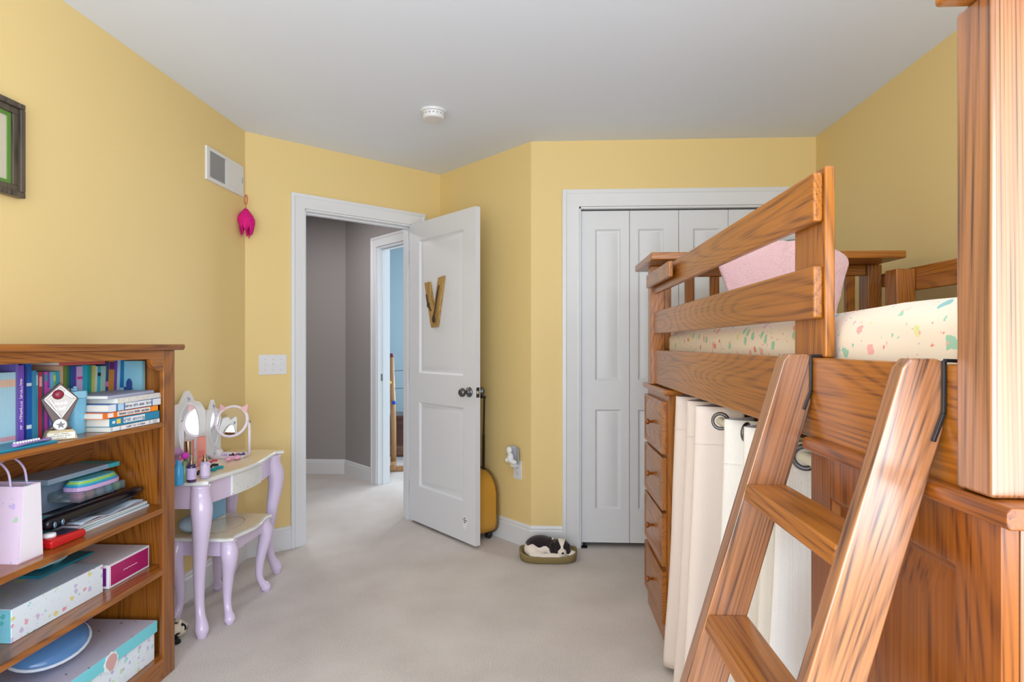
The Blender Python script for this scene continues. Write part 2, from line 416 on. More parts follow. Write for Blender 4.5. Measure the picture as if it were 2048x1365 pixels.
# ------------------------------------------------------------------ open door with raised panels
HP = (-.913, 4.147); phi = R(-47)
DF = Matrix.Translation((HP[0], HP[1], .02)) @ Matrix.Rotation(phi, 4, 'Z')
d1 = thing('door_1', 'white two panel interior door standing open with wooden letter on it', 'door', (HP[0], HP[1], .02), (0, 0, phi), kind='structure')
DW = .76; DH = 2.025
obj('door_leaf', panel_slab(bmesh.new(), DW, DH, .035, [(.125, .635, .245, .815), (.125, .635, 1.01, 1.905)], both=True, depth=.013, ins=(.012, .030, .055)), DOORW, d1, local=True, bev=.0015)
for s in (-1, 1):
    y0 = 0 if s < 0 else .035
    kb = bmesh.new()
    rm = Matrix.Rotation(R(90) if s < 0 else R(-90), 4, 'X')
    lathe(kb, [(.031, 0), (.031, .006), (.022, .012), (.011, .016), (.011, .034), (.020, .040), (.027, .050), (.027, .060), (.018, .070), (.004, .072)], (.700, y0, .915), 24, rm)
    obj('door_knob', kb, STEEL, d1, local=True, smooth=True)
lp = obj('latch_plate', box(DW - .0005, DW + .0012, .006, .029, .885, .945), STEEL, d1, local=True)
obj('latch_bolt', box(DW + .001, DW + .009, .011, .024, .906, .924), BRIGHT, lp, frame=DF, bev=.002)
for z in (.22, 1.0, 1.8):
    hb = bmesh.new(); tube(hb, [(-.008, .038, z - .045), (-.008, .038, z + .045)], .006, 10); bx(hb, -.0015, 0, .0, .034, z - .045, z + .045)
    obj('hinge', hb, STEEL, d1, local=True)
# sticker
st = thing('sticker', 'small white round topped sticker near the bottom corner of the open door', 'sticker', DF @ Vector((.655, -.001, .13)), (0, 0, phi))
sb = bmesh.new(); prism(sb, [(.03 * math.cos(t), .03 * math.sin(t)) for t in [R(k) for k in range(-30, 211, 15)]] + [(-.012, -.05), (.012, -.05)], 'y', -.0008, 0)
obj('sticker_film', sb, C('sticker white', (240, 240, 240)), st, local=True)
for k, (t, z) in enumerate((((3,), .016), ((6,), .004), ((3,), -.009))):
    lettering(t, .014, C('print black', (30, 30, 30)), st, WM[st] @ Matrix.Translation((0, -.0012, z)) @ Matrix.Rotation(R(90), 4, 'X'))
# wooden letter V
lv = thing('wooden_letter', 'rustic brown wooden letter V with key shaped ornaments hanging on the open door', 'wall letter', DF @ Vector((.335, -.001, 1.48)), (0, 0, phi))
woodV = oak('rustic_letter_wood', 'z', (.50, .30, .08), (.24, .12, .03), 8, .6, 14)
vb = bmesh.new()
prism(vb, [(-.115, .13), (-.058, .132), (-.004, -.055), (.048, .150), (.112, .158), (.036, -.165), (-.034, -.168)], 'y', -.018, 0)
obj('letter_body', vb, woodV, lv, local=True, bev=.002)
kb = bmesh.new()
darkbr = C('aged bronze', (70, 48, 26), .6)
tube(kb, [(.066, -.021, .10), (.045, -.021, .04), (.018, -.021, -.06), (.004, -.021, -.10)], [.004, .006, .005, .007], 8)
tube(kb, [(-.085, -.021, .05), (-.066, -.021, -.01), (-.03, -.021, -.06)], [.004, .006, .004], 8)
ell(kb, (.002, -.02, -.115), (.020, .006, .024)); ell(kb, (-.062, -.02, -.02), (.016, .006, .018))
obj('key_ornament', kb, darkbr, lv, local=True, label='dark bronze keys')

# ------------------------------------------------------------------ closet bifold doors
d2 = thing('door_2', 'white four leaf bifold closet door with raised panels', 'door', (Cc[0] + CL[0], Cc[1], 0), kind='structure')
lw = (CL[1] - CL[0] - .024 - .012) / 4
for i in range(4):
    x0 = Cc[0] + CL[0] + .014 + i * (lw + .003)
    lf = panel_slab(bmesh.new(), lw, 1.995, .03, [(.085 if i % 2 == 0 else .05, lw - .05 if i % 2 == 0 else lw - .085, .2, .80), (.085 if i % 2 == 0 else .05, lw - .05 if i % 2 == 0 else lw - .085, .975, 1.885)], depth=.012, ins=(.01, .022, .048))
    obj('door_leaf', lf, DOORW, d2, frame=Matrix.Translation((x0, Cc[1] + .03, .03)), bev=.0015)
    if i in (1, 2):
        kx = x0 + (lw - .035 if i == 1 else .035)
        obj('door_knob', lathe(bmesh.new(), [(.008, 0), (.007, .012), (.016, .02), (.017, .028), (.004, .034)], (kx, Cc[1] + .03, .95), 18, Matrix.Rotation(R(90), 4, 'X')), STEEL, d2, smooth=True)
obj('track', box(Cc[0] + CL[0] + .013, Cc[0] + CL[1] - .013, Cc[1] + .035, Cc[1] + .06, 2.026, 2.033), C('dark track', (60, 60, 62)), d2)
pv = bmesh.new(); bx(pv, Cc[0] + CL[0] + .012, Cc[0] + CL[0] + .05, Cc[1] + .01, Cc[1] + .05, 0, .006); tube(pv, [(Cc[0] + CL[0] + .035, Cc[1] + .04, .005), (Cc[0] + CL[0] + .035, Cc[1] + .04, .032)], .004, 8)
obj('floor_pivot', pv, BLACK, d2)

# ------------------------------------------------------------------ wall and ceiling fittings
sd = thing('smoke_detector', 'round white smoke detector on the ceiling', 'smoke detector', (-.565, 3.14, H))
obj('base_ring', lathe(bmesh.new(), [(.066, -.012), (.068, -.006), (.068, 0)], (-.565, 3.14, H), 36), PLASTIC, sd, smooth=False)
obj('sensor_body', lathe(bmesh.new(), [(.035, -.046), (.050, -.044), (.057, -.036), (.060, -.014), (.058, -.012)], (-.565, 3.14, H), 36), PLASTIC, sd, bev=.001)
sl = bmesh.new()
for k in range(18):
    t = R(k * 20); bx(sl, .0575, .0605, -.005, .005, -.028, -.022, Matrix.Translation((-.565, 3.14, H)) @ Matrix.Rotation(t, 4, 'Z'))
obj('vent_slots', sl, C('slot grey', (180, 180, 178)), sd)

# return air vent at the corner
vt = thing('air_vent', 'white wall air vent with grey grille high beside the corner', 'air vent', (-1.695, 3.165, 2.056))
vf = bmesh.new(); y0, y1, z0, z1 = 2.976, 3.352, 2.056, 2.226
for a in ((y0, y1, z0, z0 + .018), (y0, y1, z1 - .018, z1), (y0, y0 + .028, z0 + .018, z1 - .018), (3.158, y1, z0 + .018, z1 - .018)): bx(vf, -1.695, -1.684, *a)
obj('vent_frame', vf, PLASTIC, vt, bev=.001)
obj('duct_backing', box(-1.6948, -1.693, y0 + .028, 3.158, z0 + .018, z1 - .018), C('duct grey', (150, 150, 150)), vt)
for k in range(13):
    zz = z0 + .024 + k * .0102
    bl = bmesh.new(); bx(bl, -.0045, .0045, y0 + .029, 3.157, -.0005, .0005); xf(bl, Matrix.Translation((-1.688, 0, zz)) @ Matrix.Rotation(R(-40), 4, 'Y'))
    obj('louver', bl, C('louver grey', (178, 178, 178)), vt)
obj('damper_lever', box(-1.684, -1.680, 3.334, 3.338, 2.13, 2.16), C('lever grey', (150, 160, 165)), vt)

# pink feather charm
fc = thing('feather_charm', 'bright pink feather tassel hanging from the vent corner', 'feather ornament', (-1.655, 3.335, 2.06))
rb = bmesh.new(); ctr = Vector((-1.66, 3.33, 2.035))
tube(rb, [ctr + Vector((.010 * math.cos(t), -.006 * math.cos(t), .026 * math.sin(t))) for t in [R(k * 15) for k in range(25)]], .0035, 6, caps=False)
obj('hoop', rb, C('orange thread', (200, 110, 70)), fc)
tb = bmesh.new()
for dx in (-.008, 0, .008): tube(tb, [ctr + Vector((dx * .4, -dx, -.022)), ctr + Vector((dx * 1.3, -dx * 1.6, -.055))], .0014, 5)
obj('thread', tb, C('orange thread', (200, 110, 70)), fc)
ft = bmesh.new(); random.seed(3)
for k in range(34):
    a = random.uniform(0, 6.28); L_ = random.uniform(.09, .165); sp = random.uniform(.010, .040)
    p0 = ctr + Vector((0, 0, -.052)) + Vector((math.cos(a) * .006, math.sin(a) * .006, 0))
    p1 = p0 + Vector((math.cos(a) * sp, math.sin(a) * sp, -L_ * .5)); p2 = p0 + Vector((math.cos(a) * sp * .9, math.sin(a) * sp * .9, -L_))
    if p2.x < -1.68: p2.x = -1.68
    if p1.x < -1.68: p1.x = -1.68
    tube(ft, bend([p0, p1, p2], 3), [.006, .012, .015, .016, .014, .009, .001][:7], 6, flat=.3)
obj('feathers', ft, C('hot pink feather', (214, 0, 122), .8), fc)

# light switches
LSs = .062
def lsx(col):
    best = min(range(0, 400), key=lambda k: abs(1024 + 1214 * ((lambda p: (p.x * math.cos(YAW) + p.y * math.sin(YAW)) / (-p.x * math.sin(YAW) + p.y * math.cos(YAW)))(FD @ Vector((k / 1000, 0, 0)))) - col))
    return best / 1000
sx0, sx1 = lsx(517), lsx(573)
sw = thing('light_switch', 'white triple toggle light switch plate left of the doorway', 'light switch', FD @ Vector(((sx0 + sx1) / 2, 0, 1.04)), (0, 0, math.atan2(B[1] - A[1], B[0] - A[0])))
obj('switch_plate', box(sx0, sx1, -.006, 0, 1.045, 1.162), PLASTIC, sw, frame=FD, bev=.002)
for k in range(3):
    cx = (sx0 + sx1) / 2 + (k - 1) * (sx1 - sx0) * .29
    tg = bmesh.new(); bx(tg, cx - .004, cx + .004, -.017, -.005, 1.10, 1.112)
    obj('toggle', tg, PLASTIC, sw, frame=FD, bev=.001)
    for z in (1.073, 1.134): obj('screw', tube(bmesh.new(), [(cx, -.0065, z), (cx, -.005, z)], .003, 10), C('screw grey', (188, 188, 186)), sw, frame=FD)

# outlet with night light on the corner wall
FS = FR(B, Cc); LS = dist(B, Cc)
def frame_x(fr, col, n=1000, L_=1.0):
    def pc(k):
        p = fr @ Vector((k / n * L_, 0, 0)); return 1024 + 1214 * (p.x * math.cos(YAW) + p.y * math.sin(YAW)) / (-p.x * math.sin(YAW) + p.y * math.cos(YAW))
    return min(range(n), key=lambda k: abs(pc(k) - col)) / n * L_
ox1 = frame_x(FS, 1044, L_=LS); ox0 = ox1 - .072
ol = thing('wall_outlet', 'white wall outlet plate low on the short yellow wall', 'outlet', FS @ Vector(((ox0 + ox1) / 2, 0, .39)), (0, 0, math.atan2(Cc[1] - B[1], Cc[0] - B[0])))
obj('outlet_plate', box(ox0, ox1, -.006, 0, .395, .51), PLASTIC, ol, frame=FS, bev=.002)
oc = bmesh.new()
for z in (.43, .475): prism(oc, [((ox0 + ox1) / 2 + .017 * math.cos(R(t)), z + .014 * math.sin(R(t))) for t in range(0, 360, 20)], 'y', -.0075, -.005)
obj('receptacle', oc, C('receptacle', (210, 210, 208)), ol, frame=FS)
mx_ = (ox0 + ox1) / 2
nl = thing('night_light', 'white figure night light with grey shade plugged into the outlet', 'night light', FS @ Vector((mx_, -.03, .47)))
obj('plug_base', box(mx_ - .022, mx_ + .018, -.045, -.0078, .472, .498), PLASTIC, nl, frame=FS, bev=.004)
gs = bmesh.new()
grid(gs, lambda u, v: Vector((mx_ - .045 + .085 * u, -.035 + .02 * math.cos((u - .5) * 3), .495 + .10 * v + (.004 * math.sin(u * 6)))), 10, 8)
obj('shade', gs, C('night light grey', (182, 182, 190)), nl, frame=FS, solid=.004, smooth=True)
fg = bmesh.new(); ell(fg, (mx_ - .02, -.055, .575), (.021, .018, .024)); ell(fg, (mx_ - .013, -.052, .53), (.024, .02, .032)); ell(fg, (mx_ + .008, -.047, .507), (.03, .018, .016)); ell(fg, (mx_ - .032, -.062, .515), (.012, .012, .014))
obj('figure', fg, C('porcelain', (240, 240, 238), .4), nl, frame=FS, smooth=True)

# framed picture on the left wall
pf = thing('picture_frame', 'dark weathered picture frame cut off by the left edge of the photo', 'picture frame', (-1.695, 1.62, 1.69))
y0, y1, z0, z1 = 1.36, 1.885, 1.692, 1.995
def fr_ring(bm, y0, y1, z0, z1, wd, xa, xb):
    bx(bm, xa, xb, y0, y1, z0, z0 + wd); bx(bm, xa, xb, y0, y1, z1 - wd, z1); bx(bm, xa, xb, y0, y0 + wd, z0 + wd, z1 - wd); bx(bm, xa, xb, y1 - wd, y1, z0 + wd, z1 - wd); return bm
dist_wood = oak('distressed_black_wood', 'z', (.10, .075, .05), (.016, .013, .010), 5, .5, 18)
obj('frame_moulding', fr_ring(bmesh.new(), y0, y1, z0, z1, .018, -1.695, -1.668), dist_wood, pf, bev=.003)
obj('inner_moulding', fr_ring(bmesh.new(), y0 + .018, y1 - .018, z0 + .018, z1 - .018, .02, -1.695, -1.677), dist_wood, pf, bev=.002)
obj('green_mat', fr_ring(bmesh.new(), y0 + .038, y1 - .038, z0 + .038, z1 - .038, .012, -1.695, -1.685), C('moss green', (96, 140, 60)), pf)
obj('print', box(-1.694, -1.689, y0 + .05, y1 - .05, z0 + .05, z1 - .05), C('print paper', (205, 196, 175)), pf)

# ------------------------------------------------------------------ loft bed
XB = .50
bed = thing('loft_bed', 'high honey oak loft bed with guard rails along the right wall', 'bed', (.95, 1.7, 1.05))
def board(name, m, parent, x0, x1, y0, y1, z0, z1, bev=.004, **k): return obj(name, box(x0, x1, y0, y1, z0, z1), m, parent, bev=bev, **k)
# far end board
for x0, x1 in ((.485, .545), (1.425, 1.485)): board('post', OAK['z'], bed, x0, x1, 2.73, 2.81, 1.043, 1.572)
board('end_shelf', OAK['x'], bed, .45, 1.475, 2.534, 2.965, 1.572, 1.603, .005)
board('end_rail', OAK['x'], bed, .545, 1.425, 2.745, 2.775, 1.525, 1.572)
board('end_rail', OAK['x'], bed, .545, 1.425, 2.745, 2.775, 1.10, 1.20)
for cx in (.557, .66, .77, .88, 1.0, 1.12, 1.24, 1.36): board('slat', OAK['z'], bed, cx - .021, cx + .021, 2.75, 2.768, 1.20, 1.525, .003)
board('shelf_bracket', OAK['y'], bed, .466, .485, 2.27, 2.745, 1.472, 1.531)
board('shelf_bracket', OAK['y'], bed, 1.485, 1.504, 2.27, 2.745, 1.472, 1.531)
# near end board
for x0, x1 in ((.490, .552), (1.425, 1.485)): board('post', OAKB['z'], bed, x0, x1, .6875, .746, 1.051, 1.612, .005)
board('head_cap', OAK['x'], bed, .456, 1.50, .61, .732, 1.612, 1.643, .005)
board('end_rail', OAK['x'], bed, .552, 1.425, .70, .725, 1.10, 1.25); board('end_rail', OAK['x'], bed, .552, 1.425, .70, .725, 1.48, 1.612)
for cx in (.62, .74, .86, .98, 1.10, 1.22, 1.34): board('slat', OAK['z'], bed, cx - .021, cx + .021, .704, .721, 1.25, 1.48, .003)
# long rails
board('side_rail', OAK['y'], bed, .50, .524, .746, 2.73, 1.047, 1.196, .004)
board('side_rail', OAK['y'], bed, 1.446, 1.47, .746, 2.73, 1.047, 1.196, .004)
board('guard_rail', OAK['y'], bed, .497, .516, 1.14, 2.73, 1.446, 1.538, .005)
board('guard_rail', OAK['y'], bed, .497, .516, 1.14, 2.73, 1.268, 1.366, .005)
board('guard_post', OAK['z'], bed, .516, .535, 1.135, 1.27, 1.196, 1.548, .004)
for z0, z1 in ((1.431, 1.523), (1.262, 1.352)): board('guard_rail', OAK['y'], bed, 1.4425, 1.46, .80, 2.52, z0, z1, .005)
board('guard_post', OAK['z'], bed, 1.37, 1.4425, 2.42, 2.50, 1.196, 1.515, .004)
board('guard_post', OAK['z'], bed, 1.42, 1.4425, .84, .95, 1.196, 1.515, .004)
board('bed_platform', OAKD['y'], bed, .524, 1.446, .746, 2.73, 1.05, 1.072, .002)
# mattress: soft box with a printed fitted sheet
ms = thing('mattress', 'mattress in cream fitted sheet printed with colourful flowers and footprints on the loft bed', 'mattress', (.98, 1.72, 1.073))
mb = bmesh.new()
def mattress_pt(x0, x1, y0, y1, z0, z1, r, bm):
    t = bmesh.ops.create_cube(bm, size=1)
    bmesh.ops.subdivide_edges(bm, edges=bm.edges[:], cuts=24, use_grid_fill=True)
    for v in bm.verts:
        c = v.co * 2; hx, hy, hz = (x1 - x0) / 2, (y1 - y0) / 2, (z1 - z0) / 2
        p = Vector((c.x * hx, c.y * hy, c.z * hz))
        q = Vector((max(-hx + r, min(hx - r, p.x)), max(-hy + r, min(hy - r, p.y)), max(-hz + r, min(hz - r, p.z))))
        d = p - q
        if d.length > 1e-6: p = q + d.normalized() * r
        wob = noise.noise(Vector((p.x * 3, p.y * 5, p.z * 14))) * .006 + noise.noise(Vector((p.x * 9, p.y * 3, p.z * 34))) * .003
        if c.z > -.9: p += Vector((math.copysign(wob, c.x) if abs(c.x) > .9 else 0, 0, wob if c.z > .5 else 0))
        v.co = p + Vector(((x0 + x1) / 2, (y0 + y1) / 2, (z0 + z1) / 2))
mattress_pt(.548, 1.408, .77, 2.715, 1.073, 1.288, .055, mb)
obj('fitted_sheet', mb, SHEET, ms, smooth=True)
# ------------------------------------------------------------------ pink fuzzy saucer chair cover folded on the bed
pc = thing('saucer_chair', 'pink fuzzy folding chair cover with thin metal loop standing on the mattress', 'folding chair', (.86, 2.2, 1.29))
fur = mat('pink_faux_fur', srgb(240, 196, 200), .95, bump=(160, .8, .01), sheen=.6)
pb = bmesh.new()
def chair_f(u, v):
    # v 0 bottom .. 1 top, narrow foot, wide round shoulders
    wd = .172 + .058 * min(1, v / .75) ** 1.3 if v < .75 else .23 * (1 - max(0, (v - .80) / .2) ** 2.6 * .62)
    x = .875 + (.005 - .015 * (1 - v)) + (u - .5) * 2 * wd
    z = 1.302 + v * .29 - .02 * (abs(u - .5) * 2) ** 3 * v
    y = 2.22 - .05 * math.cos((u - .5) * math.pi) + .06 * v + .006 * noise.noise(Vector((u * 14, v * 12, 2)))
    if abs(u - .5) < .03: y += .006
    return Vector((x, y, z))
grid(pb, chair_f, 36, 24)
obj('fur_cover', pb, fur, pc, smooth=True, solid=.035, sub=1)
lb = bmesh.new()
tube(lb, bend([(.78, 2.31, 1.575), (.83, 2.32, 1.60), (.98, 2.32, 1.622), (1.01, 2.315, 1.615), (1.035, 2.31, 1.575)], 6), .006, 8)
tube(lb, bend([(1.03, 2.34, 1.56), (1.045, 2.35, 1.45), (1.035, 2.36, 1.296)], 6), .004, 8)
obj('metal_loop', lb, C('satin grey metal', (170, 172, 172), .35), pc, smooth=True)

# ------------------------------------------------------------------ ladder
ang = math.atan(.29)
LB = Vector((.098, .985, 0))
ld = thing('bed_ladder', 'wide oak ladder hooked over the rail of the loft bed', 'ladder', LB, (0, ang, 0))
ldw = Matrix.Translation(LB) @ Matrix.Rotation(ang, 4, 'Y')
def fx(z): return .098 + .29 * z
for y0, y1 in ((.78, .806), (1.152, 1.190)):
    top = 1.203
    prof = [(fx(0), 0), (fx(0) + .078, 0), (.499, (.499 - .078 - .098) / .29), (.499, top - .004), (.49, top), (fx(top) + .012, top), (fx(top) + .002, top - .012)]
    sm = bmesh.new(); prism(sm, prof, 'y', y0, y1)
    obj('stringer', sm, OAKB['z'], ld, bev=.003)
for z in (.96, .715, .47, .225):
    tm = bmesh.new(); prism(tm, [(fx(z) - .002, z - .028), (fx(z) + .070, z - .028), (fx(z) + .078, z), (fx(z) + .004, z)], 'y', .806, 1.152)
    obj('tread', tm, OAK['y'], ld, bev=.003)
for y0, y1 in ((.774, .7795), (1.146, 1.1515)):
    hb = bmesh.new(); prism(hb, [(.535, 1.20), (.535, 1.150), (.530, 1.150), (.530, 1.198), (.502, 1.198)][::-1] + [], 'y', y0, y1)
    hk = bmesh.new()
    path = [(.527, 1.165), (.527, 1.1995), (.497, 1.2005), (.4965, 1.135), (.484, 1.10)]
    for (a, b), (c, d) in zip(path, path[1:]):
        n_ = Vector((d - b, 0, -(c - a))).normalized() * .0022
        prism(hk, [(a - n_.x, b - n_.z), (c - n_.x, d - n_.z), (c + n_.x, d + n_.z), (a + n_.x, b + n_.z)], 'y', y0, y1)
    hb.free()
    obj('hook', hk, BLACK, ld, bev=.001)

# ------------------------------------------------------------------ drawer chest under the far end
dr = thing('dresser', 'tall narrow oak dresser with four drawers under the far end of the bed', 'dresser', (1.0, 2.67, 0))
bm = bmesh.new(); bx(bm, .50, 1.44, 2.43, 2.90, .0, 1.018); obj('dresser_body', bm, OAK['z'], dr, bev=.003)
board('dresser_top', OAK['x'], dr, .48, 1.45, 2.412, 2.925, 1.018, 1.042, .006)
FDR = Matrix(((0, 1, 0, .482), (-1, 0, 0, 2.885), (0, 0, 1, 0), (0, 0, 0, 1)))   # x runs toward the camera, face looks to -X
for zc in (.885, .659, .434, .199):
    z0 = zc - .106; hgt = .212
    df = panel_slab(bmesh.new(), .42, hgt, .018, [(.006, .414, .006, hgt - .006)], depth=.0045, ins=(.012, .014, .045), lift=-.001)
    d_ = obj('drawer', df, OAK['y'], dr, frame=FDR @ Matrix.Translation((0, 0, z0)), bev=.0012)
    obj('knob', lathe(bmesh.new(), [(.006, 0), (.006, .012), (.012, .018), (.014, .025), (.010, .030), (.003, .031)], (.482, 2.675, zc), 18, Matrix.Rotation(R(-90), 4, 'Y')), OAKD['x'], d_, smooth=True)

# ------------------------------------------------------------------ cabinet under the near end
cb = thing('bed_cabinet', 'oak cabinet with raised side panel under the near end of the bed', 'cabinet', (.9, .88, 0))
FCB = Matrix(((0, 1, 0, .498), (-1, 0, 0, 1.15), (0, 0, 1, 0), (0, 0, 0, 1)))
obj('side_panel', panel_slab(bmesh.new(), .465, 1.03, .02, [(.075, .392, .12, .955)], depth=.012, ins=(.012, .016, .062), lift=.002), OAKD['z'], cb, frame=FCB, bev=.002)
board('cabinet_body', OAKD['z'], cb, .5185, 1.43, .697, 1.15, 0, 1.03, .002)
obj('cabinet_door', panel_slab(bmesh.new(), .44, .99, .018, [(.06, .38, .07, .92)], depth=.01, ins=(.012, .016, .06)), OAKB['z'], cb, frame=Matrix.Translation((.5355, .679, .02)), bev=.0015)
board('door_stile', OAKB['z'], cb, .5185, .534, .6845, .697, 0, 1.03, .0015)
bm = bmesh.new(); prism(bm, [(.486, 1.026), (.482, 1.031), (.482, 1.044), (.488, 1.050), (1.44, 1.050), (1.44, 1.026)], 'y', .655, 1.152)
obj('cabinet_top', bm, OAKD['y'], cb, bev=.002)

# ------------------------------------------------------------------ curtain rod and curtains
rd = thing('curtain_rod', 'cream white round curtain rod under the bed rail', 'curtain rod', (.535, 1.8, .985))
tb = bmesh.new(); tube(tb, [(.548, 2.409, .985), (.548, 1.152, .985)], .0125, 16); obj('rod', tb, C('cream enamel', (232, 226, 205), .4), rd, smooth=True)
cf = mat('cream_curtain_cloth', srgb(236, 221, 212), .9, bump=(300, .15, .001)); 
wfm = mat('white_waffle_cloth', srgb(244, 240, 236), .9); nt = wfm.node_tree
tc = nt.nodes.new('ShaderNodeTexCoord'); ck = nt.nodes.new('ShaderNodeTexVoronoi'); ck.inputs['Scale'].default_value = 190; ck.inputs['Randomness'].default_value = 0
bp = nt.nodes.new('ShaderNodeBump'); bp.inputs['Strength'].default_value = .5; bp.inputs['Distance'].default_value = .002
nt.links.new(tc.outputs['Object'], ck.inputs['Vector']); nt.links.new(ck.outputs['Distance'], bp.inputs['Height']); nt.links.new(bp.outputs[0], nt.nodes['Principled BSDF'].inputs['Normal'])
def curtain(name, label, m, plan, ztop, zbot, drift, seed, rings):
    """hanging cloth folded along a plan line (x, y); folds deepen and swing out toward the floor"""
    ya, yb = plan[0][1], plan[-1][1]
    t = thing(name, label, 'curtain', (.548, (ya + yb) / 2, zbot))
    P = bend([(x, y, 0) for x, y in plan], 10); nP = len(P) - 1
    bm = bmesh.new()
    def f(u, v):
        p = P[min(nP, int(round(u * nP)))]
        wob = noise.noise(Vector((u * 7, v * 2.2, seed)))
        x = .548 + (p.x - .548) * (1 + .12 * v) - drift * v ** 1.3 + wob * .012 * v
        return Vector((x, p.y + .014 * v * noise.noise(Vector((u * 5, v, seed + 4))), ztop + (zbot - ztop) * v - .022 * math.sin(u * 5 + seed) * v))
    grid(bm, f, nP, 40)
    c = obj('curtain_cloth', bm, m, t, smooth=True, solid=.002)
    hb = bmesh.new(); grid(hb, lambda u, v: f(u, .118 + v * .004) + Vector((-.0012, -.0012, 0)), nP, 1)
    obj('hem_seam', hb, m, c, smooth=True, solid=.003)
    for (x, y, ang_) in rings:
        g = bmesh.new(); A_ = R(ang_)
        Q = [Vector((x + .023 * math.cos(R(k)) * math.cos(A_), y + .023 * math.cos(R(k)) * math.sin(A_), .985 + .023 * math.sin(R(k)))) for k in range(0, 361, 12)]
        tube(g, Q, .0055, 8, caps=False); obj('grommet', g, STEEL, t, smooth=True)
curtain('curtain', 'cream curtain with hem and metal grommets beside the dresser', cf, [(.585, 2.400), (.500, 2.29), (.590, 2.215), (.498, 2.11), (.590, 2.035), (.482, 1.935), (.545, 1.898), (.612, 1.868)], 1.028, .045, .038, .6, ((.548, 2.345, -52), (.548, 2.25, 42), (.548, 2.160, -52), (.548, 2.07, 42), (.548, 1.895, -26)))
curtain('curtain', 'white waffle weave curtain hanging behind the ladder', wfm, [(.600, 1.745), (.500, 1.69), (.596, 1.615), (.502, 1.535), (.596, 1.465), (.502, 1.395), (.590, 1.345), (.502, 1.318), (.548, 1.296), (.615, 1.265)], 1.016, .04, .035, 2.2, ((.548, 1.65, 40), (.548, 1.572, -40), (.548, 1.294, -26)))
# ------------------------------------------------------------------ bookcase
bc = thing('bookcase', 'honey oak open bookcase with bracket apron against the left wall', 'bookcase', (-1.53, 1.72, 0))
Y0, Y1 = 1.235, 2.215; XF = -1.377; XK = -1.688
bm = bmesh.new(); prism(bm, [(XK, 0), (XK, 1.2), (XF - .018, 1.2), (XF - .018, 0)], 'y', Y1 - .022, Y1); obj('side_panel', bm, OAKC['z'], bc, bev=.002)
bm = bmesh.new(); prism(bm, [(XK, 0), (XK, 1.2), (XF - .018, 1.2), (XF - .018, 0)], 'y', Y0, Y0 + .022); obj('side_panel', bm, OAKC['z'], bc, bev=.002)
board('back_panel', OAKC['y'], bc, XK, XK + .008, Y0 + .022, Y1 - .022, .05, 1.2, 0)
board('stile', OAKC['z'], bc, XF - .018, XF, Y1 - .068, Y1, 0, 1.2, .003)
board('stile', OAKC['z'], bc, XF - .018, XF, Y0, Y0 + .068, 0, 1.2, .003)
bm = bmesh.new(); prism(bm, [(XK, 1.2), (XK, 1.222), (XF + .022, 1.222), (XF + .024, 1.211), (XF + .018, 1.2)], 'y', Y0 - .02, Y1 + .028); obj('bookcase_top', bm, OAKC['y'], bc, bev=.003)
ya, yb = Y0 + .068, Y1 - .068
arc = lambda c, s: [(c + s * (.055 - .05 * math.sin(R(t))), 1.126 + .043 * (1 - math.cos(R(t)))) for t in range(0, 91, 15)]
pts = [(ya, 1.2), (ya, 1.126), (ya + .022, 1.126)] + [(ya + .022 + .05 * math.sin(R(t)), 1.169 - .043 * math.cos(R(t))) for t in range(15, 91, 15)]
pts += [(yb - .022 - .05 * math.sin(R(t)), 1.169 - .043 * math.cos(R(t))) for t in range(90, 14, -15)] + [(yb - .022, 1.126), (yb, 1.126), (yb, 1.2)]
bm = bmesh.new(); prism(bm, pts, 'x', XF - .018, XF); obj('apron', bm, OAKC['y'], bc, bev=.002)
SH = [.9385, .626, .403, .078]
for z, t in zip(SH, (.018, .02, .021, .02)):
    board('shelf', OAKC['y'], bc, XK + .008, XF - .0005, Y0 + .022, Y1 - .022, z - t, z, .002)
bm = bmesh.new(); prism(bm, [(ya, .058), (ya, 0), (ya + .04, 0)] + [(ya + .04 + .04 * math.sin(R(t)), .03 - .03 * math.cos(R(t))) for t in (30, 60, 90)] + [(yb - .04 - .04 * math.sin(R(t)), .03 - .03 * math.cos(R(t))) for t in (90, 60, 30)] + [(yb - .04, 0), (yb, 0), (yb, .058)], 'x', XF - .018, XF); obj('base_rail', bm, OAKC['y'], bc, bev=.002)

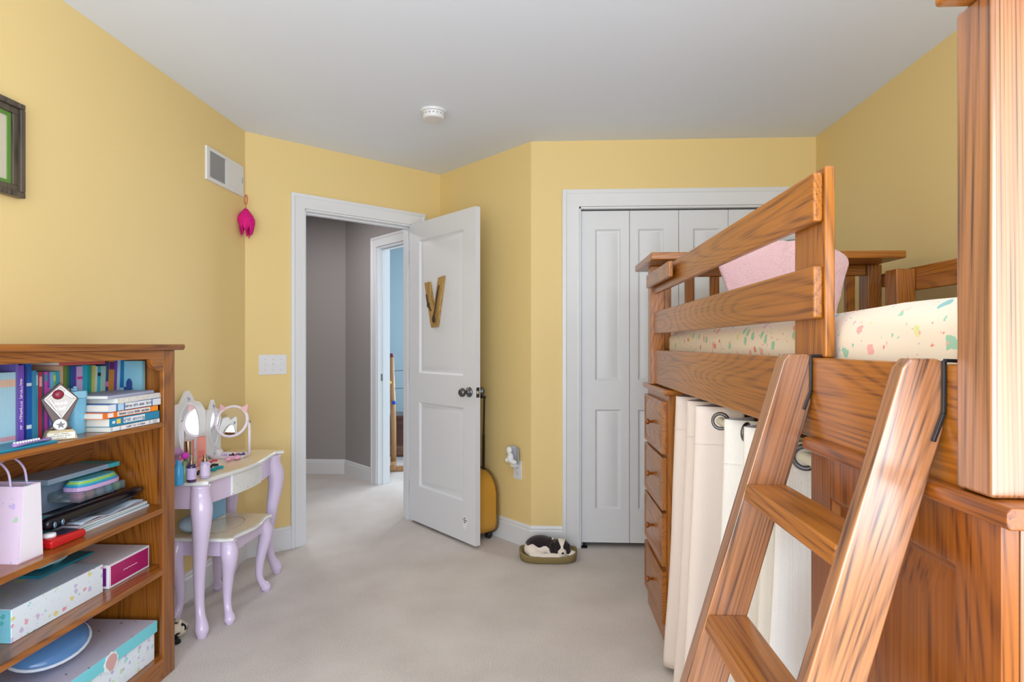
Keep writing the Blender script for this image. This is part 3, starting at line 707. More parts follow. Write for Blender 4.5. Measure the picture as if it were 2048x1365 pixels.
# ---- books
paper = C('page paper', (232, 228, 214), .8)
def upright_book(y, t, h, d, col, x=-1.50, z=SH[0] + .0005, lean=0, label='', group=None, name='book', face=None, text=None, tc=(245, 245, 245), bands=()):
    """book standing on end, spine toward the room"""
    F_ = Matrix.Translation((x, y, z)) @ Matrix.Rotation(lean, 4, 'X')
    b = thing(name, label, 'book', (x, y, z), (lean, 0, 0), group)
    cm = C('cover %d %d %d' % col, col, .45)
    cv = bmesh.new(); bx(cv, -d, 0, 0, .0012, 0, h); bx(cv, -d, 0, t - .0012, t, 0, h); bx(cv, -.0015, .0006, 0, t, 0, h)
    c = obj('cover', cv, cm, b, frame=F_, bev=.0004)
    pg = bmesh.new(); bx(pg, -d + .003, -.0015, .0012, t - .0012, .002, h - .003); obj('pages', pg, paper, b, frame=F_)
    for (z0, z1, cc) in bands:
        obj('spine_band', box(.0006, .001, .0006, t - .0006, z0 * h, z1 * h), C('cover %d %d %d' % cc, cc, .45), c, frame=F_ @ Matrix.Identity(4)) if 0 else \
        obj('spine_band', (lambda q: (bx(q, .0005, .0011, .0006, t - .0006, z0 * h, z1 * h), q)[1])(bmesh.new()), C('cover %d %d %d' % cc, cc, .45), c, frame=F_)
    if text:
        lettering(text, t * .62, C('print %d %d %d' % tc, tc, .5), c, F_ @ Matrix.Translation((.0012, t * .5, h * .5)) @ Matrix(((0, 0, 1, 0), (0, 1, 0, 0), (-1, 0, 0, 0), (0, 0, 0, 1))) @ Matrix.Rotation(R(180), 4, 'X') @ Matrix.Rotation(R(180), 4, 'Z') if 0 else
                  F_ @ Matrix.Translation((.0012, t * .5, h * .5)) @ Matrix(((0, 0, 1, 0), (0, 1, 0, 0), (1, 0, 0, 0), (0, 0, 0, 1))) @ Matrix.Scale(-1, 4, (0, 1, 0)))
    return b
# the pale blue series at the left
y = Ycol(31, -1.50) - 14 * .0078
first = None
for k in range(14):
    if first is None:
        first = upright_book(y, .0076, .203, .13, (178, 218, 235), label='thin pale blue paperback of the matching series at the left of the top shelf', group='pale blue series on the top shelf', bands=((.80, .90, (235, 190, 160)), (.05, .11, (230, 160, 170))))
    else:
        dup(first, loc=(-1.50, y, SH[0] + .0005))
    y += .0078
row = [  # thickness, height, colour, label, text, bands
    (.010, .226, (120, 108, 190), 'thin slate violet book next to the pale blue series', None, ()),
    (.017, .222, (126, 84, 200), 'purple book with white spine lettering on the top shelf', (2, 8, 8), ()),
    (.008, .218, (28, 40, 120), 'thin dark navy book right of the lettered purple book', None, ()),
    (.021, .228, (20, 92, 176), 'thick deep blue book with a small white mark', None, ((.70, .74, (210, 230, 245)), (.15, .2, (220, 240, 250)))),
    (.010, .205, (60, 140, 180), 'teal blue book between the deep blue book and a red one', None, ()),
    (.012, .200, (50, 165, 180), 'turquoise book partly behind the trophy', None, ((.8, .95, (160, 210, 215)),)),
    (.012, .200, (190, 35, 70), 'crimson book with pink top behind the trophy', None, ((.78, .93, (240, 160, 170)),)),
    (.009, .196, (35, 130, 140), 'dark teal thin book behind the trophy', None, ()),
    (.014, .198, (220, 90, 200), 'bright pink book above the trophy', None, ((.86, .96, (60, 170, 185)),)),
    (.015, .198, (150, 70, 190), 'violet and magenta book above the trophy', None, ((.55, .75, (225, 90, 190)),)),
    (.012, .197, (120, 190, 225), 'sky blue thin book above the trophy', None, ()),
    (.012, .196, (120, 200, 150), 'mint green thin book right of the trophy point', None, ((.85, .95, (220, 230, 110)),)),
    (.013, .198, (60, 170, 190), 'sea blue book left of a beige one', None, ()),
    (.015, .214, (222, 180, 150), 'beige book among the teal ones on the top shelf', None, ()),
    (.013, .214, (110, 130, 50), 'olive green book with white dots beside the beige book', None, ((.62, .66, (230, 230, 225)),)),
    (.014, .213, (40, 120, 90), 'dark green book with white dots', None, ((.62, .66, (230, 230, 225)),)),
    (.014, .213, (35, 80, 160), 'royal blue book with white dots', None, ((.62, .66, (230, 230, 225)),)),
    (.012, .212, (130, 30, 150), 'dark purple thin book beside a lavender one', None, ()),
    (.020, .210, (205, 175, 225), 'lavender book with magenta marks behind the tumbler', None, ((.35, .40, (210, 60, 150)), (.8, .84, (210, 60, 150)))),
    (.020, .213, (40, 175, 205), 'bright cyan book standing behind the tumbler', None, ()),
    (.012, .213, (30, 150, 140), 'teal green book left of the pale yellow spine', None, ()),
]
edges = [31, 37, 50, 53, 65, 72, 78, 84, 89, 95, 101, 107, 113, 120, 128, 134, 141, 150, 154, 165, 177, 182]   # the spines as they stand along the shelf
for k, (t, h, c, lab, tx, bands) in enumerate(row):
    X_ = -1.50 if k < 7 else -1.515
    y, y2 = Ycol(edges[k], X_), Ycol(edges[k + 1], X_)
    upright_book(y, y2 - y - .0004, h, .14, c, x=X_ - (.003 if k % 2 else 0), label=lab, text=tx, bands=bands)
row2 = [(.014, .212, (222, 226, 130), 'pale yellow book leaning above the book pile', ()),
        (.010, .208, (228, 236, 230), 'white spined book between the yellow and the turquoise ones', ()),
        (.014, .206, (70, 190, 205), 'turquoise leaning book with a black top mark', ((.84, .9, (20, 40, 50)),)),
        (.016, .208, (175, 215, 200), 'pale mint book leaning above the pile', ()),
        (.010, .222, (64, 74, 130), 'slate blue thin book with pink label', ((.6, .68, (235, 130, 190)),)),
        (.016, .226, (214, 140, 20), 'orange and purple book leaning above the pile', ((.86, .98, (110, 10, 120)),)),
        (.010, .224, (120, 70, 170), 'purple thin book right of the orange one', ()),
        (.012, .226, (190, 215, 238), 'white and pale blue thin book right of the purple one', ()),
        (.014, .226, (28, 130, 185), 'blue book with white lettering marks near the right end', ((.2, .55, (200, 225, 240)),))]
edges = [180, 187, 191, 198, 208, 214, 225, 231, 237, 245]
for k, (t, h, c, lab, bands) in enumerate(row2):
    y, y2 = Ycol(edges[k], -1.545), Ycol(edges[k + 1], -1.545)
    upright_book(y, y2 - y - .0008, h - .002, .122, c, x=-1.545, z=SH[0] + .0014, lean=R(-3), label=lab, bands=bands)
# pale blue book turned with its cover outward
fb = upright_book(2.172, .014, .221, .145, (150, 208, 222), x=-1.474, label='pale blue picture book showing its front cover at the right end')
dl = bmesh.new(); ell(dl, (-1.524, 2.1714, SH[0] + .135), (.012, .0012, .022)); ell(dl, (-1.530, 2.1714, SH[0] + .12), (.020, .0012, .007))
obj('cover_picture', dl, C('navy figure', (50, 80, 150)), [o for o in fb.children if o.name.startswith('cover')][0], smooth=True)
# flat coral book lying on the tops of the row
cl = thing('book', 'coral red book lying flat on top of the upright row', 'book', (-1.58, 1.94, 1.1535))
obj('cover', (lambda q: (bx(q, -1.655, -1.515, 1.835, 2.035, 1.1535, 1.155), bx(q, -1.655, -1.515, 1.835, 2.035, 1.1635, 1.165), bx(q, -1.516, -1.5145, 1.835, 2.035, 1.1535, 1.165), q)[-1])(bmesh.new()), C('coral cover', (214, 104, 96), .5), cl, bev=.0004)
obj('pages', box(-1.652, -1.517, 1.838, 2.032, 1.155, 1.1635), paper, cl)

def flat_book(y0, y1, z0, z1, col, x1=-1.381, d=.15, label='', rot=0, text=None, tsize=None, tcol=(245, 245, 245), plates=(), spiral=False, name='book'):
    """book lying down, spine toward the room"""
    c = Vector((x1 - d / 2, (y0 + y1) / 2, z0)); F_ = Matrix.Translation(c) @ Matrix.Rotation(rot, 4, 'Z')
    hy = (y1 - y0) / 2; hx = d / 2; h = z1 - z0
    b = thing(name, label, 'book', c, (0, 0, rot)); m = C('cover %d %d %d' % col, col, .45)
    q = bmesh.new(); bx(q, -hx, hx, -hy, hy, 0, .0015); bx(q, -hx, hx, -hy, hy, h - .0015, h)
    if not spiral: bx(q, hx - .0015, hx, -hy, hy, 0, h)
    cv = obj('cover', q, m, b, frame=F_, bev=.0005)
    q = bmesh.new(); bx(q, -hx + .003, hx - .002, -hy + .003, hy - .003, .0015, h - .0015); obj('pages', q, paper, b, frame=F_)
    if spiral:
        q = bmesh.new(); n = 26
        P = []
        for k in range(n * 10):
            a = k / 10 * 2 * math.pi; P.append(Vector((hx - .001 + h * .5 * math.cos(a), -hy + .006 + (2 * hy - .012) * k / (n * 10), h * .5 + h * .52 * math.sin(a))))
        tube(q, P, .0009, 5); obj('spiral_binding', q, C('white coil', (238, 232, 226), .4), b, frame=F_, smooth=True)
    for (u0, u1, v0, v1, cc) in plates:
        q = bmesh.new(); bx(q, hx - .0005, hx + .0006, -hy + 2 * hy * u0, -hy + 2 * hy * u1, h * v0, h * v1); obj('spine_label', q, C('cover %d %d %d' % cc, cc, .45), cv, frame=F_)
    if text:
        u, s = text[1], text[0]
        lettering(s, tsize or h * .55, C('print %d %d %d' % tcol, tcol, .5), cv, F_ @ Matrix.Translation((hx + .0008, -hy + 2 * hy * u, h * .5)) @ Matrix(((0, 0, 1, 0), (1, 0, 0, 0), (0, 1, 0, 0), (0, 0, 0, 1))))
    return b
z = SH[0] + .0004
flat_book(1.880, 2.130, z, z + .0165, (196, 202, 206), label='thin grey and white book at the bottom of the pile', plates=((.04, .16, .15, .9, (240, 240, 245)), (.2, .76, .12, .9, (246, 240, 240)), (.8, .84, .1, .9, (240, 240, 240)), (.95, .99, .1, .9, (240, 240, 240))), text=((5, 3, 7), .48), tsize=.010, tcol=(90, 90, 110)); z += .0168
flat_book(1.875, 2.128, z, z + .0275, (20, 138, 180), label='thick teal book with yellow square on its spine', plates=((.05, .10, .35, .65, (235, 240, 245)), (.13, .20, .25, .8, (240, 210, 90)), (.26, .68, .2, .85, (238, 240, 246))), text=((4, 7), .47), tsize=.017, tcol=(110, 120, 140)); z += .0278
flat_book(1.850, 2.118, z, z + .0195, (244, 120, 30), label='orange book with a white title band in the pile', plates=((.08, .17, .15, .85, (250, 235, 230)), (.24, .84, .14, .9, (240, 232, 230)), (.87, .995, .05, .95, (250, 150, 10))), text=((5, 4, 4, 6), .54), tsize=.012, tcol=(60, 60, 60), rot=R(-1)); z += .0198
flat_book(1.872, 2.135, z, z + .0245, (70, 130, 200), label='white and blue book second from the top of the pile', plates=((.0, .12, .04, .96, (232, 238, 246)), (.16, .26, .04, .96, (190, 220, 240)), (.29, .80, .08, .94, (236, 240, 246)), (.83, 1, .04, .96, (230, 232, 240))), text=((5, 3, 4, 4), .54), tsize=.013, tcol=(80, 80, 100)); z += .0248
flat_book(1.905, 2.145, z, z + .017, (226, 222, 226), label='spiral bound notebook with white coil in the pile', spiral=True, rot=R(2.5), d=.15, x1=-1.384); z += .0175
flat_book(1.865, 2.122, z, z + .011, (176, 180, 206), label='thin grey notebook on the very top of the pile', rot=R(4), d=.15, x1=-1.392)

# trophy
tp_ = Vector((-1.432, 1.737, SH[0])); ta = math.atan2(1.432, -1.737)
ta = R(48)
tr = thing('trophy', 'diamond shaped silver trophy with a red ball on the top shelf', 'trophy', tp_, (0, 0, ta))
chrome = mat('trophy_chrome', (.50, .47, .46), .34, metal=1); dk = C('trophy dark resin', (98, 78, 74), .35)
bm = bmesh.new(); prism(bm, [(-.041, 0), (.041, 0), (.034, .024), (.028, .030), (-.028, .030), (-.034, .024)], 'y', -.022, .022); obj('base', bm, C('trophy base', (190, 170, 130), .3), tr, local=True, bev=.002)
obj('name_plate', box(-.033, .033, -.0235, -.0215, .004, .022), C('plate cream', (238, 232, 215), .35), tr, local=True)
pl = [o for o in tr.children if o.name.startswith('name_plate')][0]
for k, s in enumerate(((5, 7), (4, 6, 6), (9,))):
    lettering(s, .005, C('print 60 60 60', (60, 60, 60)), pl, WM[tr] @ Matrix.Translation((0, -.0237, .019 - k * .006)) @ Matrix.Rotation(R(90), 4, 'X'))
bm = bmesh.new(); prism(bm, [(-.030, .030), (.030, .030), (.016, .045), (.046, .120), (0, .170), (-.046, .120), (-.016, .045)], 'y', -.004, .016); obj('backing', bm, dk, tr, local=True, bev=.003)
bm = bmesh.new()
O = [(0, .163), (.041, .121), (.002, .060), (-.041, .121)]; I = [(0, .156), (.034, .120), (.002, .069), (-.034, .120)]
for k in range(4):
    a, b, c, d = O[k], O[(k + 1) % 4], I[(k + 1) % 4], I[k]; prism(bm, [a, b, c, d], 'y', -.010, -.003)
prism(bm, [(.010, .146), (.034, .124), (.030, .119), (.008, .134)], 'y', -.008, -.003); prism(bm, [(-.028, .118), (-.022, .122), (-.001, .078), (-.004, .074)], 'y', -.008, -.003)
obj('diamond_frame', bm, chrome, tr, local=True, bev=.001)
bm = bmesh.new(); prism(bm, [(0, .157), (.035, .1205), (.002, .067), (-.035, .1205)], 'y', -.0052, -.003); obj('diamond_field', bm, mat('silver_field', (.42, .38, .35), .4, metal=.8), tr, local=True)
bm = bmesh.new(); ell(bm, (-.006, -.008, .134), (.0145, .012, .0145)); obj('ball', bm, C('maroon ball', (140, 40, 60), .35), tr, local=True, smooth=True)
for k, s in enumerate(((4,), (3,))):
    lettering(s, .016, mat('bright_silver', (.62, .6, .6), .3, metal=1), tr, WM[tr] @ Matrix.Translation((.004, -.006, .108 - k * .016)) @ Matrix.Rotation(R(90), 4, 'X'), ext=.002)
bm = bmesh.new(); lathe(bm, [(.018, 0), (.018, .004), (.015, .005)], (0, -.008, .044), 28, Matrix.Rotation(R(90), 4, 'X'))
obj('medallion', bm, chrome, tr, local=True)
bm = bmesh.new(); prism(bm, [(.012 * (1 if k % 2 == 0 else .42) * math.sin(k * math.pi / 5), .044 + .012 * (1 if k % 2 == 0 else .42) * math.cos(k * math.pi / 5)) for k in range(10)], 'y', -.0155, -.012); obj('star', bm, C('antique silver', (120, 115, 120), .4), tr, local=True)
# tumbler
tm_ = thing('tumbler', 'pale blue insulated tumbler with lid beside the trophy', 'tumbler', (-1.475, 1.850, SH[0]))
aq = C('pale blue steel', (128, 200, 232), .35)
obj('cup', lathe(bmesh.new(), [(.024, 0), (.026, .003), (.0275, .045), (.0270, .0455), (.0270, .047), (.0277, .0475), (.0300, .110), (.0300, .112)], (-1.475, 1.850, SH[0]), 32), aq, tm_, smooth=False, bev=.0006)
obj('lid', lathe(bmesh.new(), [(.0300, .1125), (.0318, .114), (.0318, .132), (.029, .136), (.010, .137)], (-1.475, 1.850, SH[0]), 32), C('lid blue', (150, 212, 238), .3), tm_, bev=.001)
bm = bmesh.new(); bx(bm, -.0075, .0075, -.02, .012, .137, .143); bx(bm, -.005, .005, -.006, .006, .143, .150)
obj('lid_tab', bm, C('lid blue', (150, 212, 238), .3), tm_, frame=Matrix.Translation((-1.475, 1.850, SH[0])) @ Matrix.Rotation(R(30), 4, 'Z'), bev=.002)
# teal notebook and beaded comb
nb = thing('notebook', 'thin teal notebook flat on the front of the top shelf', 'notebook', (-1.43, 1.60, SH[0]))
obj('cover', box(-1.497, -1.398, 1.50, 1.688, SH[0] + .0003, SH[0] + .006), C('teal cover', (30, 150, 180), .4), nb, bev=.001)
hc = thing('hair_clip', 'lilac hair clip with rows of pearls at the front of the top shelf', 'hair clip', (-1.41, 1.60, SH[0] + .0065))
bm = bmesh.new(); tube(bm, bend([(-1.405, 1.545, SH[0] + .0125), (-1.402, 1.60, SH[0] + .014), (-1.412, 1.675, SH[0] + .012)], 8), [.006, .008, .008, .008, .007, .006, .005, .0045, .004, .004, .004, .004, .004, .005, .006, .007, .006][:17], 8, flat=.7)
obj('clip_bar', bm, C('lilac plastic', (170, 140, 200), .25), hc, smooth=True)
bm = bmesh.new()
for r_ in range(2):
    for k in range(9): ell(bm, (-1.397 - r_ * .009, 1.552 + k * .0085, SH[0] + .0195 - r_ * .001), (.0034, .0034, .0034), 10)
obj('pearls', bm, C('pearl', (240, 230, 245), .2), hc, smooth=True)

# ---- shelf 2
Z2 = SH[1]
gb = thing('gift_bag', 'pink and white paper gift bag with string handles on the middle shelf', 'gift bag', (-1.50, 1.612, Z2))
bagm = pattern('pastel_bag_paper', srgb(238, 214, 236), [srgb(225, 170, 215), srgb(190, 220, 190), srgb(240, 200, 230), srgb(210, 190, 235)], 26, .26, .5)
bm = bmesh.new(); z0, z1 = Z2 + .0005, Z2 + .207
ring = lambda x0, x1, y0, y1, z: [bm.verts.new(v) for v in ((x0, y0, z), (x1, y0, z), (x1, y1, z), (x0, y1, z))]
r0 = ring(-1.60, -1.414, 1.571, 1.654, z0); r1 = ring(-1.60, -1.414, 1.573, 1.652, z0 + .05); r2 = ring(-1.598, -1.412, 1.584, 1.643, z1)
for a, b in ((r0, r1), (r1, r2)):
    for k in range(4): bm.faces.new((a[k], a[(k + 1) % 4], b[(k + 1) % 4], b[k]))
bm.faces.new(r0[::-1]); obj('bag_body', bm, bagm, gb, solid=.0012)
obj('gusset', (lambda q: (q.faces.new([q.verts.new(v) for v in ((-1.4125, 1.574, z0 + .004), (-1.4125, 1.652, z0 + .004), (-1.4105, 1.641, z1 - .002), (-1.4105, 1.586, z1 - .002))]), q)[1])(bmesh.new()), C('bag white', (240, 232, 240), .5), gb, solid=.0008)
for yy in (1.588, 1.640):
    bm = bmesh.new(); tube(bm, bend([(-1.56, yy, z1 - .01), (-1.545, yy + .004, z1 + .04), (-1.50, yy + .006, z1 + .066), (-1.462, yy + .004, z1 + .04), (-1.448, yy, z1 - .01)], 6), .003, 8); obj('handle', bm, C('string lilac', (205, 190, 225), .6), gb, smooth=True)
# magazines
mg = [(-1.650, -1.446, 1.832, 2.17, 0, .007, (236, 240, 246), 0, 'white glossy magazine at the bottom of the paper pile'),
      (-1.652, -1.450, 1.835, 2.165, .0075, .006, (150, 200, 190), 1.0, 'white and green magazine second from the bottom of the paper pile'),
      (-1.650, -1.448, 1.83, 2.16, .014, .007, (238, 240, 244), -1, 'white booklet with green edge stripe in the paper pile'),
      (-1.655, -1.455, 1.825, 2.15, .0215, .005, (222, 190, 200), 2.0, 'pinkish magazine below the black case')]
for x0, x1, y0, y1, dz, t, c, rr, lab in mg:
    cx, cy = (x0 + x1) / 2, (y0 + y1) / 2
    b = thing('magazine', lab, 'magazine', (cx, cy, Z2 + dz), (0, 0, R(rr))); F_ = WM[b]
    q = bmesh.new(); bx(q, x0 - cx, x1 - cx, y0 - cy, y1 - cy, .0004, .001); bx(q, x0 - cx, x1 - cx, y0 - cy, y1 - cy, t - .001, t); obj('cover', q, C('mag %d %d %d' % c, c, .25), b, frame=F_)
    q = bmesh.new(); bx(q, x0 - cx + .001, x1 - cx - .001, y0 - cy + .001, y1 - cy - .001, .001, t - .001); obj('pages', q, C('glossy page', (226, 234, 240), .4), b, frame=F_)
pb_ = thing('plastic_pouch', 'clear zip pouch of papers lying on the magazines', 'pouch', (-1.54, 1.83, Z2 + .027))
bm = bmesh.new(); grid(bm, lambda u, v: Vector((-1.66 + .225 * u, 1.825 + .30 * v, Z2 + .033 + .006 * noise.noise(Vector((u * 5, v * 6, 1))) + .004 * math.sin(v * 9) )), 16, 20)
obj('pouch_film', bm, mat('frosted_clear_plastic', srgb(176, 190, 205), .15, spec=.6), pb_, smooth=True, solid=.003)
bk = thing('roll_case', 'long glossy black roll up case on top of the magazine pile', 'case', (-1.485, 1.93, Z2 + .04))
bm = bmesh.new(); tube(bm, bend([(-1.468, 1.715, Z2 + .060), (-1.468, 1.80, Z2 + .061), (-1.470, 2.0, Z2 + .062), (-1.474, 2.165, Z2 + .064)], 6), [.010, .018, .0205, .021, .021, .021, .021, .021, .021, .021, .021, .021, .020, .020, .020, .020, .019, .017, .010], 14)
obj('rolled_body', bm, C('glossy black', (12, 14, 26), .18), bk, smooth=True)
bm = bmesh.new(); prism(bm, [(1.70, Z2 + .046), (1.77, Z2 + .044), (2.12, Z2 + .044), (2.15, Z2 + .05), (2.10, Z2 + .058), (1.76, Z2 + .054)], 'x', -1.516, -1.474); obj('flap', bm, C('glossy black', (12, 14, 26), .18), bk, bev=.002)
for yy in (1.735, 1.765):
    bm = bmesh.new(); ell(bm, (-1.446, yy, Z2 + .058), (.004, .006, .010)); obj('snap', bm, C('snap blue steel', (120, 150, 175), .2, metal=.7), bk, smooth=True)
en = thing('envelope', 'dark blue envelope sticking out under the rainbow pouch', 'envelope', (-1.58, 2.10, Z2 + .06))
obj('envelope_body', (lambda q: xf((bx(q, -.06, .06, -.07, .07, 0, .003), q)[1], Matrix.Translation((-1.58, 2.09, Z2 + .0785)) @ Matrix.Rotation(R(24), 4, 'Z')))(bmesh.new()), C('envelope blue', (34, 56, 150), .4), en)
tray = thing('plastic_box', 'clear plastic box of pink and green putty on the black case', 'plastic box', (-1.55, 2.0, Z2 + .06))
bm = bmesh.new(); bx(bm, -1.61, -1.50, 1.90, 2.12, Z2 + .078, Z2 + .108); obj('clear_box', bm, mat('clear_plastic', srgb(190, 215, 225), .08, trans=.75), tray, bev=.006)
for yy, c in ((1.925, (250, 120, 160)), (1.965, (230, 110, 140)), (2.01, (190, 160, 200)), (2.05, (130, 210, 220)), (2.09, (120, 220, 130))):
    bm = bmesh.new(); ell(bm, (-1.53, yy, Z2 + .092), (.018, .017, .0125)); obj('putty', bm, C('putty %d %d %d' % c, c, .4), tray, smooth=True)
rp_ = thing('pencil_pouch', 'rainbow striped rounded pencil case on the clear plastic box', 'pencil case', (-1.55, 2.02, Z2 + .108))
for k, (dz, h_, c) in enumerate(((0, .013, (225, 190, 235)), (.013, .006, (60, 170, 225)), (.019, .005, (110, 215, 190)), (.024, .005, (205, 230, 90)), (.029, .004, (130, 215, 225)))):
    bm = bmesh.new(); prism(bm, [(-1.55 + (.045 - k * .003) * math.copysign(abs(math.cos(R(t))) ** .6, math.cos(R(t))), 2.02 + (.10 - k * .004) * math.copysign(abs(math.sin(R(t))) ** .6, math.sin(R(t)))) for t in range(0, 360, 12)], 'z', Z2 + .109 + dz, Z2 + .109 + dz + h_)
    obj('stripe_layer', bm, C('rainbow %d' % k, c, .4), rp_, label=('lavender', 'blue', 'mint', 'lime', 'aqua')[k] + ' stripe')
gbx = thing('box', 'grey blue box with a bright teal edge at the back of the middle shelf', 'box', (-1.62, 1.98, Z2))
xfm = Matrix.Translation((-1.63, 1.98, 0)) @ Matrix.Rotation(R(0), 4, 'Z')
obj('box_body', box(-1.678, -1.615, 1.82, 2.14, Z2 + .0355 + .01, Z2 + .152), C('grey blue card', (150, 172, 196), .5), gbx, bev=.002)
obj('box_lid', box(-1.679, -1.545, 1.825, 2.15, Z2 + .152, Z2 + .168), C('bright teal card', (60, 186, 200), .45), gbx, bev=.002)
obj('lid_panel', box(-1.6785, -1.544, 1.824, 2.09, Z2 + .154, Z2 + .1695), C('grey blue card', (150, 172, 196), .5), gbx)
rt = thing('tape_dispenser', 'red plastic case with a white round cap at the front of the middle shelf', 'case', (-1.435, 1.73, Z2))
bm = bmesh.new(); prism(bm, [(1.688, Z2 + .0005), (1.818, Z2 + .0005), (1.822, Z2 + .012), (1.815, Z2 + .024), (1.70, Z2 + .03), (1.684, Z2 + .022)], 'x', -1.485, -1.415); obj('red_case', bm, C('glossy red', (205, 30, 34), .25), rt, bev=.005)
obj('cap', lathe(bmesh.new(), [(.016, 0), (.017, .004), (.016, .011), (.006, .012)], (-1.444, 1.712, Z2 + .029), 24), C('cap white', (240, 240, 242), .3), rt, smooth=True)
obj('dark_inlay', box(-1.475, -1.425, 1.735, 1.80, Z2 + .0265, Z2 + .0285), C('inlay', (70, 60, 80), .3), rt)
te = thing('eraser', 'orange oval eraser among teal cards on the middle shelf', 'eraser', (-1.55, 1.75, Z2 + .05))
obj('eraser_body', ell(bmesh.new(), (-1.548, 1.748, Z2 + .069), (.012, .026, .008)), C('orange rubber', (240, 120, 40), .5), te, smooth=True)
tcd = thing('card_box', 'teal flat box under the orange eraser', 'box', (-1.56, 1.74, Z2))
obj('box_shell', box(-1.65, -1.52, 1.672, 1.815, Z2 + .0005, Z2 + .060), C('teal card', (50, 160, 170), .5), tcd, bev=.002)
rcl = thing('clip', 'dark red clip behind the orange eraser', 'clip', (-1.59, 1.76, Z2 + .06))
obj('clip_body', (lambda q: (prism(q, [(1.72, Z2 + .0605), (1.81, Z2 + .0605), (1.79, Z2 + .085), (1.75, Z2 + .09)], 'x', -1.61, -1.585), q)[1])(bmesh.new()), C('dark red', (150, 25, 30), .4), rcl, bev=.003)

# ---- shelf 3
Z3 = SH[2]
fl = thing('storage_box', 'long white storage box printed with pastel sea creatures on the third shelf', 'box', (-1.555, 1.76, Z3))
obj('box_body', box(-1.665, -1.447, 1.588, 1.934, Z3 + .0005, Z3 + .092), FLORAL, fl, bev=.0015)
obj('teal_end', box(-1.664, -1.449, 1.5865, 1.588, Z3 + .001, Z3 + .091), TEALDOT, fl)
obj('box_top', box(-1.664, -1.448, 1.589, 1.933, Z3 + .092, Z3 + .0928), pattern('sea_print_top', srgb(190, 205, 225), SEA, 22, .3, .45), fl)
pk = thing('storage_box', 'white box with a magenta front panel at the right end of the third shelf', 'box', (-1.55, 2.06, Z3))
obj('box_body', box(-1.66, -1.443, 1.956, 2.165, Z3 + .0005, Z3 + .080), C('white card', (236, 232, 240), .4), pk, bev=.0015)
mf = obj('front_panel', box(-1.4432, -1.4422, 1.965, 2.157, Z3 + .008, Z3 + .073), C('magenta card', (176, 34, 104), .4), pk)
bm = bmesh.new(); tube(bm, bend([(-1.442, 2.025 + k * .009, Z3 + .040 + (.0012 if k % 2 else -.0012)) for k in range(9)], 3), .0011, 5); obj('lettering', bm, C('white ink', (245, 225, 235)), mf)
obj('side_panel', box(-1.655, -1.452, 1.9552, 1.9562, Z3 + .01, Z3 + .07), C('purple card', (120, 40, 130), .4), pk)
cp = thing('cloth', 'pale aqua folded cloth on a teal book behind the boxes', 'cloth', (-1.62, 1.93, Z3 + .093))
obj('cloth_body', ell(bmesh.new(), (-1.60, 1.90, Z3 + .130), (.045, .085, .027), 24, None, .012, 30), C('aqua cloth', (190, 228, 230), .9), cp, smooth=True)
tbk = thing('book', 'dark teal book under the pale aqua cloth', 'book', (-1.61, 1.92, Z3 + .081))
obj('cover', box(-1.665, -1.55, 1.80, 2.03, Z3 + .0932, Z3 + .101), C('dark teal cover', (26, 120, 140), .4), tbk, bev=.001)

# ---- bottom shelf
Z4 = SH[3]
sbx = thing('storage_box', 'sea print box with an aqua lid and shell emblem on the bottom shelf', 'box', (-1.53, 1.9, Z4))
obj('box_body', box(-1.655, -1.404, 1.60, 2.135, Z4 + .0005, Z4 + .135), FLORAL, sbx, bev=.0015)
ldm = C('aqua card', (120, 214, 226), .45)
lid_ = obj('lid', box(-1.662, -1.398, 1.592, 2.143, Z4 + .098, Z4 + .139), ldm, sbx, bev=.0015)
obj('lid_top', box(-1.660, -1.400, 1.594, 2.141, Z4 + .139, Z4 + .1396), pattern('speckled_pink_card', srgb(206, 200, 215), [srgb(80, 80, 90), srgb(205, 175, 215), srgb(120, 110, 130)], 30, .12, .5), lid_)
bm = bmesh.new(); yc, zc_ = 1.905, Z4 + .108
prism(bm, [(yc + .032 * math.sin(R(t)) * (1 + .06 * math.cos(R(t * 9))), zc_ + .034 * math.cos(R(t)) * (1 + .06 * math.cos(R(t * 9))) * (1 if abs(t) < 120 else .8)) for t in range(-180, 180, 8)], 'x', -1.398, -1.3968); obj('shell_ground', bm, C('shell white', (236, 240, 240), .5), lid_)
bm = bmesh.new(); prism(bm, [(yc - .008, zc_ - .024), (yc + .008, zc_ - .024)] + [(yc + .026 * math.sin(R(t)) * (1 + .05 * math.cos(R(t * 10))), zc_ + .004 + .024 * math.cos(R(t))) for t in range(100, -101, -10)], 'x', -1.3970, -1.3960)
sh_ = obj('shell_emblem', bm, C('shell rose', (214, 168, 165), .5), lid_)
zp = thing('zip_case', 'round blue and purple translucent zip case on the aqua lidded box', 'case', (-1.55, 1.80, Z4 + .14))
rotz = Matrix.Translation((-1.545, 1.83, Z4 + .202)) @ Matrix.Rotation(R(14), 4, 'Y') @ Matrix.Rotation(R(8), 4, 'X')
obj('case_shell', ell(bmesh.new(), (0, 0, 0), (.095, .12, .042), 28, None), mat('blue_translucent_plastic', srgb(110, 165, 228), .15, trans=.35), zp, frame=rotz, smooth=True)
bm = bmesh.new(); tube(bm, [rotz @ Vector((.097 * math.cos(R(t)), .122 * math.sin(R(t)), 0)) for t in range(0, 361, 12)], .005, 8, caps=False); obj('zip_piping', bm, C('white piping', (215, 225, 240), .5), zp, smooth=True)
bb = thing('ball', 'tiny royal blue ball behind the aqua lidded box', 'ball', (-1.655, 2.12, Z4 + .14))
obj('ball_body', ell(bmesh.new(), (-1.642, 2.10, Z4 + .155), (.015, .015, .015)), C('royal blue', (30, 60, 210), .3), bb, smooth=True)
